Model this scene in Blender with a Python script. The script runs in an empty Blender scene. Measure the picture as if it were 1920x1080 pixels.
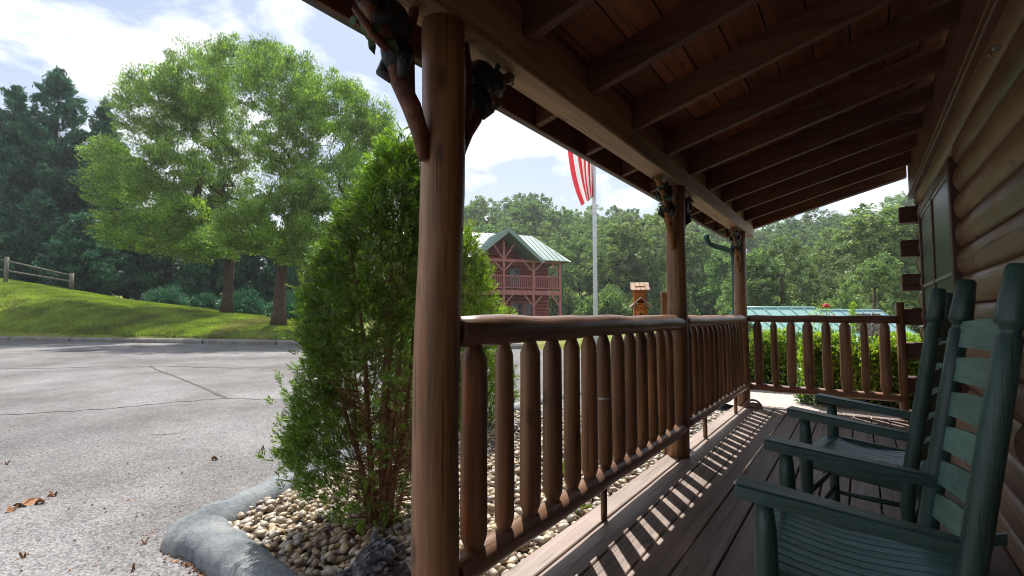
import bpy, math, random
import numpy as np
from mathutils import Vector, Matrix, Quaternion
C = bpy.context.scene.collection
SC = bpy.context.scene
R = math.radians
random.seed(7)
RN = np.random.RandomState(11)

# ------------------------------------------------------------------ camera, sky, sun, exposure
YAW = R(35.5); PITCH = R(3.15); FPX = 910.0; EYE = 1.0       # deck surface is z = 0
cd = bpy.data.cameras.new("camera"); cam = bpy.data.objects.new("camera", cd); C.objects.link(cam)
cam.location = (0, 0, EYE); cam.rotation_euler = (R(90) + PITCH, 0, YAW)
cd.sensor_width = 36.0; cd.lens = FPX / 1920 * 36.0; cd.clip_start = 0.02; cd.clip_end = 3000
SC.camera = cam

SUN_EL = R(60.0); SUN_AZ = (-0.66, 0.75)
sdir = Vector((SUN_AZ[0] * math.cos(SUN_EL), SUN_AZ[1] * math.cos(SUN_EL), math.sin(SUN_EL))).normalized()
ld = bpy.data.lights.new("sun", 'SUN'); ld.energy = 4.6; ld.angle = R(0.55); ld.color = (1.0, 0.95, 0.87)
sun = bpy.data.objects.new("sun", ld); C.objects.link(sun)
sun.rotation_euler = sdir.to_track_quat('Z', 'Y').to_euler(); sun.location = (-10, 12, 30)

W = bpy.data.worlds.new("World"); SC.world = W; W.use_nodes = True
nt = W.node_tree; nt.nodes.clear()
def N(t, tree=None, **kw):
    n = (tree or nt).nodes.new(t)
    for k, v in kw.items(): setattr(n, k, v)
    return n
def L(a, b): a.id_data.links.new(a, b)
sky = N('ShaderNodeTexSky', sky_type='NISHITA', sun_disc=False, sun_elevation=SUN_EL,
        sun_rotation=math.atan2(SUN_AZ[0], SUN_AZ[1]) % (2 * math.pi), air_density=1.3, dust_density=2.5, ozone_density=1.0)
geo = N('ShaderNodeTexCoord')
sep = N('ShaderNodeSeparateXYZ'); L(geo.outputs['Generated'], sep.inputs[0])
zc = N('ShaderNodeMath', operation='MAXIMUM'); L(sep.outputs[2], zc.inputs[0]); zc.inputs[1].default_value = 0.0
za = N('ShaderNodeMath', operation='ADD'); L(zc.outputs[0], za.inputs[0]); za.inputs[1].default_value = 0.22
dx = N('ShaderNodeMath', operation='DIVIDE'); L(sep.outputs[0], dx.inputs[0]); L(za.outputs[0], dx.inputs[1])
dy = N('ShaderNodeMath', operation='DIVIDE'); L(sep.outputs[1], dy.inputs[0]); L(za.outputs[0], dy.inputs[1])
cmb = N('ShaderNodeCombineXYZ'); L(dx.outputs[0], cmb.inputs[0]); L(dy.outputs[0], cmb.inputs[1])
cn = N('ShaderNodeTexNoise'); cn.inputs['Scale'].default_value = 1.9; cn.inputs['Detail'].default_value = 9
cn.inputs['Roughness'].default_value = 0.56; cn.inputs['Distortion'].default_value = 0.25
mp = N('ShaderNodeMapping'); mp.inputs['Location'].default_value = (3.4, 1.7, 0.0); L(cmb.outputs[0], mp.inputs[0]); L(mp.outputs[0], cn.inputs['Vector'])
cr = N('ShaderNodeValToRGB'); cr.color_ramp.elements[0].position = 0.46; cr.color_ramp.elements[1].position = 0.56
cr.color_ramp.elements[0].color = (0, 0, 0, 1); cr.color_ramp.elements[1].color = (1, 1, 1, 1)
L(cn.outputs['Fac'], cr.inputs[0])
# thin high veil everywhere + puffier clouds
veil = N('ShaderNodeMixRGB'); veil.inputs[0].default_value = 0.62
L(sky.outputs[0], veil.inputs[1]); veil.inputs[2].default_value = (4.0, 4.9, 6.8, 1)
cl = N('ShaderNodeMixRGB'); L(cr.outputs[0], cl.inputs[0]); L(veil.outputs[0], cl.inputs[1]); cl.inputs[2].default_value = (9.6, 9.8, 10.3, 1)
bg = N('ShaderNodeBackground'); bg.inputs[1].default_value = 0.075; hzm = N('ShaderNodeMapRange'); hzm.inputs[1].default_value = 0.0; hzm.inputs[2].default_value = 0.42; hzm.inputs[3].default_value = 0.75; hzm.inputs[4].default_value = 0.0; L(zc.outputs[0], hzm.inputs[0])
hz = N('ShaderNodeMixRGB'); L(hzm.outputs[0], hz.inputs[0]); L(cl.outputs[0], hz.inputs[1]); hz.inputs[2].default_value = (7.7, 8.2, 9.2, 1)
L(hz.outputs[0], bg.inputs[0])
wo = N('ShaderNodeOutputWorld'); L(bg.outputs[0], wo.inputs[0])

SC.view_settings.view_transform = 'Standard'; SC.view_settings.look = 'None'
SC.view_settings.exposure = 0.85; SC.view_settings.gamma = 1.0
SC.render.resolution_x = 1024; SC.render.resolution_y = 576
SC.render.engine = 'CYCLES'
SC.cycles.filter_width = 1.05; SC.cycles.max_bounces = 8; SC.cycles.diffuse_bounces = 5; SC.cycles.transparent_max_bounces = 6

# ------------------------------------------------------------------ coordinates
RV = Vector((math.cos(YAW), math.sin(YAW), 0)); FV = Vector((-math.sin(YAW), math.cos(YAW), 0))
def cw(r, d, z=0.0):                                         # camera-levelled right / forward metres to world
    p = RV * r + FV * d; return Vector((p.x, p.y, z))
def px(u, v, d):                                             # pixel of the photograph at forward distance d (level frame)
    return cw((u - 960) / 911.4 * d, d, EYE + (590 - v) / 911.4 * d)

# ------------------------------------------------------------------ materials
def mat(name): 
    m = bpy.data.materials.new(name); m.use_nodes = True
    b = m.node_tree.nodes['Principled BSDF']; return m, m.node_tree, b
def wood(name, c1, c2, axis=1, scale=14.0, rough=0.5, bump=0.25, stretch=0.06, var=0.25, crack=0.0, spec=0.5, knots=0.55):
    m, t, b = mat(name)
    tc = N('ShaderNodeTexCoord', t); oi = N('ShaderNodeObjectInfo', t)
    mpn = N('ShaderNodeMapping', t); s = [scale] * 3; s[axis] = scale * stretch; mpn.inputs['Scale'].default_value = s
    ad = N('ShaderNodeVectorMath', t, operation='ADD'); L(tc.outputs['Object'], ad.inputs[0])
    ml = N('ShaderNodeMath', t, operation='MULTIPLY'); ml.inputs[1].default_value = 37.0; L(oi.outputs['Random'], ml.inputs[0])
    L(ml.outputs[0], ad.inputs[1]); L(ad.outputs[0], mpn.inputs[0])
    n1 = N('ShaderNodeTexNoise', t); n1.inputs['Scale'].default_value = 1.0; n1.inputs['Detail'].default_value = 8; n1.inputs['Roughness'].default_value = 0.65
    n1.inputs['Distortion'].default_value = 0.6
    L(mpn.outputs[0], n1.inputs['Vector'])
    n2 = N('ShaderNodeTexNoise', t); n2.inputs['Scale'].default_value = 2.2; n2.inputs['Detail'].default_value = 4; L(ad.outputs[0], n2.inputs['Vector'])
    rp = N('ShaderNodeValToRGB', t); rp.color_ramp.elements[0].position = 0.32; rp.color_ramp.elements[1].position = 0.70
    rp.color_ramp.elements[0].color = (*c1, 1); rp.color_ramp.elements[1].color = (*c2, 1); L(n1.outputs['Fac'], rp.inputs[0])
    # per-piece value and patchy wear
    mr = N('ShaderNodeMapRange', t); mr.inputs[3].default_value = 1 - var; mr.inputs[4].default_value = 1 + var
    L(oi.outputs['Random'], mr.inputs[0])
    mr2 = N('ShaderNodeMapRange', t); mr2.inputs[1].default_value = 0.3; mr2.inputs[2].default_value = 0.7; mr2.inputs[3].default_value = 0.78; mr2.inputs[4].default_value = 1.2
    L(n2.outputs['Fac'], mr2.inputs[0])
    mm = N('ShaderNodeMath', t, operation='MULTIPLY'); L(mr.outputs[0], mm.inputs[0]); L(mr2.outputs[0], mm.inputs[1])
    sc_ = N('ShaderNodeVectorMath', t, operation='SCALE'); L(rp.outputs[0], sc_.inputs[0]); L(mm.outputs[0], sc_.inputs['Scale'])
    # drying cracks (long thin dark streaks) and knots
    mc = N('ShaderNodeMapping', t); s3 = [scale * 5.0] * 3; s3[axis] = scale * .09; mc.inputs['Scale'].default_value = s3; L(ad.outputs[0], mc.inputs[0])
    nc = N('ShaderNodeTexNoise', t); nc.inputs['Scale'].default_value = 1.0; nc.inputs['Detail'].default_value = 3; nc.inputs['Distortion'].default_value = .3; L(mc.outputs[0], nc.inputs['Vector'])
    rc = N('ShaderNodeMapRange', t); rc.inputs[1].default_value = .60; rc.inputs[2].default_value = .68; rc.inputs[3].default_value = 1.0; rc.inputs[4].default_value = .42 if knots > .2 else .74; L(nc.outputs['Fac'], rc.inputs[0])
    mk = N('ShaderNodeMapping', t); s4 = [8.0] * 3; s4[axis] = 3.2; mk.inputs['Scale'].default_value = s4; L(ad.outputs[0], mk.inputs[0])
    vk = N('ShaderNodeTexVoronoi', t); vk.inputs['Scale'].default_value = 1.0; L(mk.outputs[0], vk.inputs['Vector'])
    rk = N('ShaderNodeMapRange', t); rk.inputs[1].default_value = .06; rk.inputs[2].default_value = .17; rk.inputs[3].default_value = 1 - knots; rk.inputs[4].default_value = 1.0; L(vk.outputs['Distance'], rk.inputs[0])
    mu = N('ShaderNodeMath', t, operation='MULTIPLY'); L(rc.outputs[0], mu.inputs[0]); L(rk.outputs[0], mu.inputs[1])
    s5 = N('ShaderNodeVectorMath', t, operation='SCALE'); L(sc_.outputs[0], s5.inputs[0]); L(mu.outputs[0], s5.inputs['Scale']); sc_ = s5
    L(sc_.outputs[0], b.inputs['Base Color'])
    rr = N('ShaderNodeMapRange', t); rr.inputs[3].default_value = rough - 0.1; rr.inputs[4].default_value = rough + 0.15
    L(n2.outputs['Fac'], rr.inputs[0]); L(rr.outputs[0], b.inputs['Roughness'])
    b.inputs['Specular IOR Level'].default_value = spec
    bp = N('ShaderNodeBump', t); bp.inputs['Strength'].default_value = bump; bp.inputs['Distance'].default_value = 0.006
    hh_ = N('ShaderNodeMath', t, operation='MULTIPLY'); L(n1.outputs['Fac'], hh_.inputs[0]); L(mu.outputs[0], hh_.inputs[1]); L(hh_.outputs[0], bp.inputs['Height']); L(bp.outputs[0], b.inputs['Normal'])
    return m
def noisy(name, cols, scale=5.0, rough=0.8, bump=0.3, bdist=0.01, detail=8, var=0.0, spec=0.3, fine=None, finemix=0.35):
    m, t, b = mat(name)
    tc = N('ShaderNodeTexCoord', t)
    n1 = N('ShaderNodeTexNoise', t); n1.inputs['Scale'].default_value = scale; n1.inputs['Detail'].default_value = detail; n1.inputs['Roughness'].default_value = 0.65
    L(tc.outputs['Object'], n1.inputs['Vector'])
    rp = N('ShaderNodeValToRGB', t); e = rp.color_ramp.elements
    e[0].position = 0.33; e[1].position = 0.68; e[0].color = (*cols[0], 1); e[1].color = (*cols[-1], 1)
    for i, c in enumerate(cols[1:-1]):
        x = e.new(0.33 + 0.35 * (i + 1) / (len(cols) - 1)); x.color = (*c, 1)
    L(n1.outputs['Fac'], rp.inputs[0]); out = rp.outputs[0]; h = n1.outputs['Fac']
    if fine:
        n2 = N('ShaderNodeTexNoise', t); n2.inputs['Scale'].default_value = fine; n2.inputs['Detail'].default_value = 5; n2.inputs['Roughness'].default_value = 0.8
        L(tc.outputs['Object'], n2.inputs['Vector'])
        r2 = N('ShaderNodeMapRange', t); r2.inputs[1].default_value = 0.3; r2.inputs[2].default_value = 0.7
        r2.inputs[3].default_value = 1 - finemix; r2.inputs[4].default_value = 1 + finemix; L(n2.outputs['Fac'], r2.inputs[0])
        s = N('ShaderNodeVectorMath', t, operation='SCALE'); L(out, s.inputs[0]); L(r2.outputs[0], s.inputs['Scale']); out = s.outputs[0]; h = n2.outputs['Fac']
    if var:
        oi = N('ShaderNodeObjectInfo', t); mr = N('ShaderNodeMapRange', t); mr.inputs[3].default_value = 1 - var; mr.inputs[4].default_value = 1 + var
        L(oi.outputs['Random'], mr.inputs[0]); s = N('ShaderNodeVectorMath', t, operation='SCALE'); L(out, s.inputs[0]); L(mr.outputs[0], s.inputs['Scale']); out = s.outputs[0]
    L(out, b.inputs['Base Color']); b.inputs['Roughness'].default_value = rough; b.inputs['Specular IOR Level'].default_value = spec
    bp = N('ShaderNodeBump', t); bp.inputs['Strength'].default_value = bump; bp.inputs['Distance'].default_value = bdist
    L(h, bp.inputs['Height']); L(bp.outputs[0], b.inputs['Normal'])
    return m
def leafmat(name, cols, trans=0.45, rough=0.55, objvar=0.0, tcol=(1.25, 1.5, 0.6), gloss=0.06):
    m = bpy.data.materials.new(name); m.use_nodes = True; t = m.node_tree; t.nodes.clear()
    g = N('ShaderNodeNewGeometry', t); rp = N('ShaderNodeValToRGB', t); e = rp.color_ramp.elements
    e[0].color = (*cols[0], 1); e[1].color = (*cols[-1], 1)
    for i, c in enumerate(cols[1:-1]):
        x = e.new((i + 1) / (len(cols) - 1)); x.color = (*c, 1)
    L(g.outputs['Random Per Island'], rp.inputs[0])
    tc = N('ShaderNodeTexCoord', t); n = N('ShaderNodeTexNoise', t); n.inputs['Scale'].default_value = 0.9; n.inputs['Detail'].default_value = 3
    L(tc.outputs['Object'], n.inputs['Vector'])
    mr = N('ShaderNodeMapRange', t); mr.inputs[1].default_value = 0.35; mr.inputs[2].default_value = 0.65; mr.inputs[3].default_value = 0.62; mr.inputs[4].default_value = 1.4
    L(n.outputs['Fac'], mr.inputs[0])
    s = N('ShaderNodeVectorMath', t, operation='SCALE'); L(rp.outputs[0], s.inputs[0]); L(mr.outputs[0], s.inputs['Scale']); col = s.outputs[0]
    if objvar:
        oi = N('ShaderNodeObjectInfo', t); hs = N('ShaderNodeHueSaturation', t)
        a = N('ShaderNodeMapRange', t); a.inputs[3].default_value = 1 - objvar; a.inputs[4].default_value = 1 + objvar; L(oi.outputs['Random'], a.inputs[0])
        h = N('ShaderNodeMapRange', t); h.inputs[3].default_value = 0.5 + 0.035 * objvar * 3; h.inputs[4].default_value = 0.5 - 0.03 * objvar * 3
        m7 = N('ShaderNodeMath', t, operation='MULTIPLY'); m7.inputs[1].default_value = 7.13; L(oi.outputs['Random'], m7.inputs[0])
        fr = N('ShaderNodeMath', t, operation='FRACT'); L(m7.outputs[0], fr.inputs[0]); L(fr.outputs[0], h.inputs[0])
        L(h.outputs[0], hs.inputs['Hue']); L(a.outputs[0], hs.inputs['Value']); L(col, hs.inputs['Color']); col = hs.outputs[0]
    d = N('ShaderNodeBsdfDiffuse', t); L(col, d.inputs[0])
    tr = N('ShaderNodeBsdfTranslucent', t); tm = N('ShaderNodeVectorMath', t, operation='MULTIPLY'); L(col, tm.inputs[0]); tm.inputs[1].default_value = tcol; L(tm.outputs[0], tr.inputs[0])
    mx = N('ShaderNodeMixShader', t); mx.inputs[0].default_value = trans; L(d.outputs[0], mx.inputs[1]); L(tr.outputs[0], mx.inputs[2])
    gl = N('ShaderNodeBsdfGlossy', t); gl.inputs['Roughness'].default_value = rough; gl.inputs[0].default_value = (0.8, 0.85, 0.8, 1)
    m2 = N('ShaderNodeMixShader', t); m2.inputs[0].default_value = gloss; L(mx.outputs[0], m2.inputs[1]); L(gl.outputs[0], m2.inputs[2])
    o = N('ShaderNodeOutputMaterial', t); L(m2.outputs[0], o.inputs[0]); return m
def flat(name, col, rough=0.5, metal=0.0, spec=0.5):
    m = noisy(name, [tuple(c * 0.86 for c in col), tuple(min(1, c * 1.1) for c in col)], scale=9, rough=rough, bump=0.05, spec=spec)
    m.node_tree.nodes['Principled BSDF'].inputs['Metallic'].default_value = metal; return m

M = {}
BR1, BR2 = (0.088, 0.040, 0.017), (0.34, 0.170, 0.078)
M['post'] = wood('stained_log_vertical', BR1, BR2, 2, 18, 0.42, 0.5, 0.05)
M['raily'] = wood('stained_log_rail', (0.10, 0.048, 0.028), (0.29, 0.160, 0.100), 1, 18, 0.36, 0.45, 0.06)
M['railx'] = wood('stained_log_cross_rail', (0.10, 0.040, 0.020), (0.28, 0.12, 0.062), 0, 18, 0.45, 0.45, 0.06)
M['beam'] = wood('beam_wood', (0.23, 0.125, 0.065), (0.52, 0.33, 0.19), 1, 16, 0.55, 0.35, 0.05, 0.1)
M['rafter'] = wood('rafter_wood', (0.085, 0.033, 0.017), (0.17, 0.075, 0.038), 0, 16, 0.6, 0.3, 0.06, 0.15)
M['ceil'] = wood('ceiling_board_wood', (0.13, 0.045, 0.020), (0.27, 0.100, 0.048), 1, 14, 0.6, 0.3, 0.07, 0.25)
M['deck'] = wood('deck_board_wood', (0.135, 0.096, 0.080), (0.30, 0.232, 0.202), 1, 17, 0.52, 0.4, 0.05, 0.14)
M['deckedge'] = wood('sunlit_deck_edge_wood', (0.19, 0.140, 0.118), (0.33, 0.26, 0.225), 1, 17, 0.6, 0.4, 0.05, 0.08)  # paler copy of the deck colour, the outer board's sunlight put in
M['log'] = wood('wall_log_wood', (0.145, 0.078, 0.042), (0.31, 0.185, 0.112), 1, 9, 0.44, 0.4, 0.07, 0.14, spec=0.4)
M['logx'] = wood('log_stub_wood', (0.07, 0.026, 0.014), (0.13, 0.055, 0.030), 0, 12, 0.55, 0.4, 0.08, 0.15)
M['ledger'] = wood('ledger_wood', (0.10, 0.046, 0.025), (0.17, 0.085, 0.048), 1, 8, 0.5, 0.25, 0.05, 0.08)
M['trim'] = wood('window_trim_wood', (0.06, 0.022, 0.013), (0.115, 0.048, 0.028), 2, 12, 0.5, 0.3, 0.05, 0.1)
M['chair'] = wood('green_painted_wood_upright', (0.016, 0.046, 0.040), (0.040, 0.098, 0.084), 2, 26, 0.36, 0.55, 0.05, 0.08, knots=.12)
M['chairx'] = wood('green_painted_wood', (0.016, 0.046, 0.041), (0.044, 0.104, 0.092), 0, 26, 0.34, 0.55, 0.05, 0.1, knots=.12)
M['slat'] = wood('worn_green_slat', (0.075, 0.155, 0.128), (0.16, 0.28, 0.24), 1, 30, 0.45, 0.5, 0.1, 0.08, knots=.12)
M['seat'] = wood('worn_green_seat_sky_sheen', (0.035, 0.105, 0.105), (0.13, 0.27, 0.27), 0, 30, 0.36, 0.6, 0.05, 0.12, knots=.12)  # worn green, brightened and blued to carry the sky's reflection
M['screen'] = flat('window_screen', (0.028, 0.030, 0.032), 0.35)
M['glass'] = flat('dark_glass', (0.03, 0.04, 0.045), 0.08)
M['alu'] = flat('pale_window_frame', (0.34, 0.33, 0.32), 0.4)
M['gutter'] = flat('dark_gutter_metal', (0.05, 0.045, 0.045), 0.4)
M['spout'] = flat('green_downspout_metal', (0.015, 0.085, 0.07), 0.4)
M['groof'] = flat('green_metal_roof', (0.17, 0.245, 0.225), 0.4)
M['troof'] = flat('pale_teal_metal_roof', (0.20, 0.36, 0.33), 0.4)
M['roof'] = flat('porch_roof_metal', (0.03, 0.1, 0.08), 0.4)
M['white'] = flat('white_pole_paint', (0.62, 0.66, 0.66), 0.35)
M['strap'] = flat('metal_strap', (0.35, 0.34, 0.33), 0.35, 0.6)
M['bark'] = noisy('tree_bark', [(0.035, 0.022, 0.015), (0.12, 0.078, 0.055)], 14, 0.9, 0.8, 0.03)
M['dbark'] = noisy('dark_bark', [(0.03, 0.02, 0.016), (0.085, 0.06, 0.047)], 10, 0.9, 0.6, 0.03)
M['stem'] = noisy('cedar_stem_bark', [(0.13, 0.062, 0.030), (0.33, 0.185, 0.10)], 30, 0.85, 0.6, 0.01)
M['asphalt'] = None
M['concrete'] = noisy('kerb_concrete', [(0.13, 0.12, 0.105), (0.23, 0.22, 0.20)], 3, 0.85, 0.5, 0.01, fine=45)
M['red'] = noisy('red_log_stain', [(0.20, 0.045, 0.045), (0.31, 0.075, 0.07)], 3, 0.6, 0.2)
M['redp'] = noisy('red_beam_stain', [(0.26, 0.085, 0.085), (0.40, 0.155, 0.145)], 3, 0.6, 0.2)
M['gtrim'] = flat('green_trim_paint', (0.02, 0.13, 0.10), 0.5)
M['blackbear'] = noisy('black_carved_resin', [(0.006, 0.006, 0.008), (0.022, 0.022, 0.026)], 60, 0.4, 1.0, 0.01, spec=0.5)
M['bearstat'] = noisy('black_statue_painted_highlights', [(0.008, 0.008, 0.012), (0.06, 0.06, 0.08), (0.36, 0.35, 0.40)], 34, 0.4, 1.0, 0.02, spec=0.5, fine=110, finemix=0.5)  # pale mottling puts highlights and sky reflection into the black colour
M['branch'] = noisy('carved_branch_paint', [(0.06, 0.02, 0.012), (0.22, 0.085, 0.045)], 22, 0.5, 0.7, 0.01, spec=0.4)
M['bracketend'] = noisy('carved_wood_orange', [(0.12, 0.05, 0.015), (0.38, 0.19, 0.07)], 30, 0.5, 0.6, 0.01)
M['bleaf'] = noisy('carved_leaf_paint', [(0.03, 0.07, 0.03), (0.10, 0.19, 0.085)], 30, 0.5, 0.4, 0.005)
M['pine'] = wood('varnished_pine', (0.42, 0.13, 0.018), (0.70, 0.27, 0.05), 0, 22, 0.4, 0.3, 0.08, 0.1)
M['shake'] = noisy('pale_wood_shingle', [(0.34, 0.22, 0.15), (0.58, 0.42, 0.32)], 20, 0.8, 0.5, 0.01, var=0.15)
M['rose'] = flat('red_petal', (0.55, 0.012, 0.03), 0.6)
M['rose2'] = flat('faded_pink_petal', (0.5, 0.16, 0.12), 0.6)
M['fence'] = wood('weathered_fence', (0.09, 0.08, 0.06), (0.22, 0.20, 0.16), 0, 10, 0.8, 0.4, 0.1, 0.1)
M['stonebrown'] = noisy('chimney_stone', [(0.12, 0.09, 0.08), (0.3, 0.24, 0.2)], 6, 0.85, 0.6, 0.02)
M['paver'] = noisy('pale_patio_concrete', [(0.34, 0.31, 0.29), (0.5, 0.46, 0.43)], 2, 0.85, 0.4, 0.01, fine=40)
M['terra'] = noisy('brown_fired_clay', [(0.13, 0.07, 0.05), (0.3, 0.19, 0.14)], 20, 0.7, 0.4, 0.01)

def asphalt():
    m, t, b = mat('worn_asphalt')
    tc = N('ShaderNodeTexCoord', t)
    def noise(s, d=6, r=0.6):
        n = N('ShaderNodeTexNoise', t); n.inputs['Scale'].default_value = s; n.inputs['Detail'].default_value = d; n.inputs['Roughness'].default_value = r
        L(tc.outputs['Object'], n.inputs['Vector']); return n
    big = noise(0.62, 10, 0.72); rp = N('ShaderNodeValToRGB', t); e = rp.color_ramp.elements
    e[0].position = 0.30; e[1].position = 0.72; e[0].color = (0.070, 0.066, 0.066, 1); e[1].color = (0.205, 0.202, 0.213, 1)
    L(big.outputs['Fac'], rp.inputs[0])
    v = N('ShaderNodeTexVoronoi', t); v.inputs['Scale'].default_value = 95; L(tc.outputs['Object'], v.inputs['Vector'])
    vr = N('ShaderNodeValToRGB', t); ee = vr.color_ramp.elements; ee[0].color = (0.50, 0.50, 0.50, 1); ee[1].color = (1.52, 1.49, 1.43, 1)
    ee[0].position = 0.1; ee[1].position = 0.95
    sx = N('ShaderNodeSeparateColor', t); L(v.outputs['Color'], sx.inputs[0]); L(sx.outputs[0], vr.inputs[0])
    mul = N('ShaderNodeMixRGB', t, blend_type='MULTIPLY'); mul.inputs[0].default_value = 0.85; L(rp.outputs[0], mul.inputs[1]); L(vr.outputs[0], mul.inputs[2])
    # pale and brown speckle (tiny stones, grit, leaf bits) in patches
    p = noise(0.9, 5, 0.7); pr = N('ShaderNodeMapRange', t); pr.inputs[1].default_value = 0.5; pr.inputs[2].default_value = 0.72; L(p.outputs['Fac'], pr.inputs[0])
    sp = noise(38, 3, 0.75); sr = N('ShaderNodeMapRange', t); sr.inputs[1].default_value = 0.52; sr.inputs[2].default_value = 0.62; L(sp.outputs['Fac'], sr.inputs[0])
    mm = N('ShaderNodeMath', t, operation='MULTIPLY'); L(pr.outputs[0], mm.inputs[0]); L(sr.outputs[0], mm.inputs[1])
    st = noise(0.22, 4, 0.55); st.inputs['Distortion'].default_value = 1.2; sr2 = N('ShaderNodeMapRange', t); sr2.inputs[1].default_value = 0.38; sr2.inputs[2].default_value = 0.62; sr2.inputs[3].default_value = 0.76; sr2.inputs[4].default_value = 1.16; L(st.outputs['Fac'], sr2.inputs[0])
    mu2 = N('ShaderNodeVectorMath', t, operation='SCALE'); L(mul.outputs[0], mu2.inputs[0]); L(sr2.outputs[0], mu2.inputs['Scale']); mul = mu2
    mx = N('ShaderNodeMixRGB', t); L(mm.outputs[0], mx.inputs[0]); L(mul.outputs[0], mx.inputs[1]); mx.inputs[2].default_value = (0.26, 0.23, 0.20, 1)
    L(mx.outputs[0], b.inputs['Base Color']); b.inputs['Roughness'].default_value = 0.82; b.inputs['Specular IOR Level'].default_value = 0.4
    bp = N('ShaderNodeBump', t); bp.inputs['Strength'].default_value = 0.8; bp.inputs['Distance'].default_value = 0.006
    L(v.outputs['Distance'], bp.inputs['Height']); L(bp.outputs[0], b.inputs['Normal']); return m
M['asphalt'] = asphalt()
M['tar'] = noisy('crack_filler', [(0.04, 0.04, 0.04), (0.11, 0.105, 0.10)], 20, 0.8, 0.3)
M['ground'] = noisy('lawn_soil', [(0.10, 0.15, 0.018), (0.15, 0.185, 0.03), (0.19, 0.17, 0.06)], 0.5, 0.95, 0.8, 0.04, fine=9, finemix=0.45)
M['bedsoil'] = noisy('planting_bed_soil', [(0.07, 0.055, 0.04), (0.15, 0.12, 0.09)], 6, 0.95, 0.6, 0.02)
M['grass'] = leafmat('grass_blades', [(0.11, 0.165, 0.014), (0.18, 0.24, 0.026), (0.25, 0.27, 0.04)], 0.45)
M['bladebrown'] = leafmat('dry_grass_blades', [(0.15, 0.14, 0.04), (0.24, 0.19, 0.08)], 0.35)
M['leafA'] = leafmat('elm_leaves', [(0.060, 0.125, 0.026), (0.160, 0.265, 0.046), (0.36, 0.43, 0.075)], 0.5)
M['conif'] = leafmat('cypress_needles', [(0.014, 0.062, 0.038), (0.032, 0.115, 0.068), (0.075, 0.195, 0.110)], 0.25, tcol=(1.1, 1.3, 0.8))
M['arb'] = leafmat('arborvitae_sprays', [(0.050, 0.105, 0.013), (0.125, 0.225, 0.020), (0.28, 0.37, 0.035)], 0.5, 0.5)
M['arbbrown'] = leafmat('dead_inner_sprays', [(0.12, 0.06, 0.025), (0.2, 0.12, 0.05)], 0.3)
M['arby'] = leafmat('golden_arborvitae_sprays', [(0.085, 0.155, 0.010), (0.17, 0.25, 0.015), (0.28, 0.32, 0.02)], 0.5)
M['forest'] = leafmat('forest_leaves', [(0.075, 0.125, 0.048), (0.13, 0.195, 0.075), (0.23, 0.285, 0.14)], 0.42, objvar=0.22, gloss=0.05)
M['hedge'] = leafmat('hedge_leaves', [(0.035, 0.095, 0.016), (0.080, 0.175, 0.026), (0.17, 0.27, 0.045)], 0.35, 0.3, gloss=0.1)
M['hedgetop'] = leafmat('hedge_new_leaves', [(0.14, 0.25, 0.012), (0.28, 0.40, 0.02), (0.42, 0.46, 0.03)], 0.5)
M['dryleaf'] = noisy('dry_brown_leaf', [(0.16, 0.07, 0.03), (0.38, 0.2, 0.1)], 30, 0.8, 0.3, 0.003, var=0.3)
def pebblemat():
    m, t, b = mat('river_pebble')
    oi = N('ShaderNodeObjectInfo', t); g = N('ShaderNodeNewGeometry', t); ad = N('ShaderNodeMath', t, operation='ADD'); L(oi.outputs['Random'], ad.inputs[0]); L(g.outputs['Random Per Island'], ad.inputs[1])
    fr = N('ShaderNodeMath', t, operation='FRACT'); L(ad.outputs[0], fr.inputs[0])
    rp = N('ShaderNodeValToRGB', t); e = rp.color_ramp.elements; e[0].color = (0.20, 0.165, 0.125, 1); e[1].color = (0.50, 0.46, 0.40, 1)
    for p, c in ((0.25, (0.34, 0.24, 0.13, 1)), (0.45, (0.42, 0.37, 0.30, 1)), (0.6, (0.25, 0.24, 0.235, 1)), (0.8, (0.46, 0.36, 0.23, 1))):
        x = e.new(p); x.color = c
    L(fr.outputs[0], rp.inputs[0])
    tc = N('ShaderNodeTexCoord', t); n = N('ShaderNodeTexNoise', t); n.inputs['Scale'].default_value = 35; n.inputs['Detail'].default_value = 6; L(tc.outputs['Object'], n.inputs['Vector'])
    mr = N('ShaderNodeMapRange', t); mr.inputs[1].default_value = 0.3; mr.inputs[2].default_value = 0.7; mr.inputs[3].default_value = 0.75; mr.inputs[4].default_value = 1.2; L(n.outputs['Fac'], mr.inputs[0])
    s = N('ShaderNodeVectorMath', t, operation='SCALE'); L(rp.outputs[0], s.inputs[0]); L(mr.outputs[0], s.inputs['Scale']); L(s.outputs[0], b.inputs['Base Color'])
    b.inputs['Roughness'].default_value = 0.5; return m
M['pebble'] = pebblemat()

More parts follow.
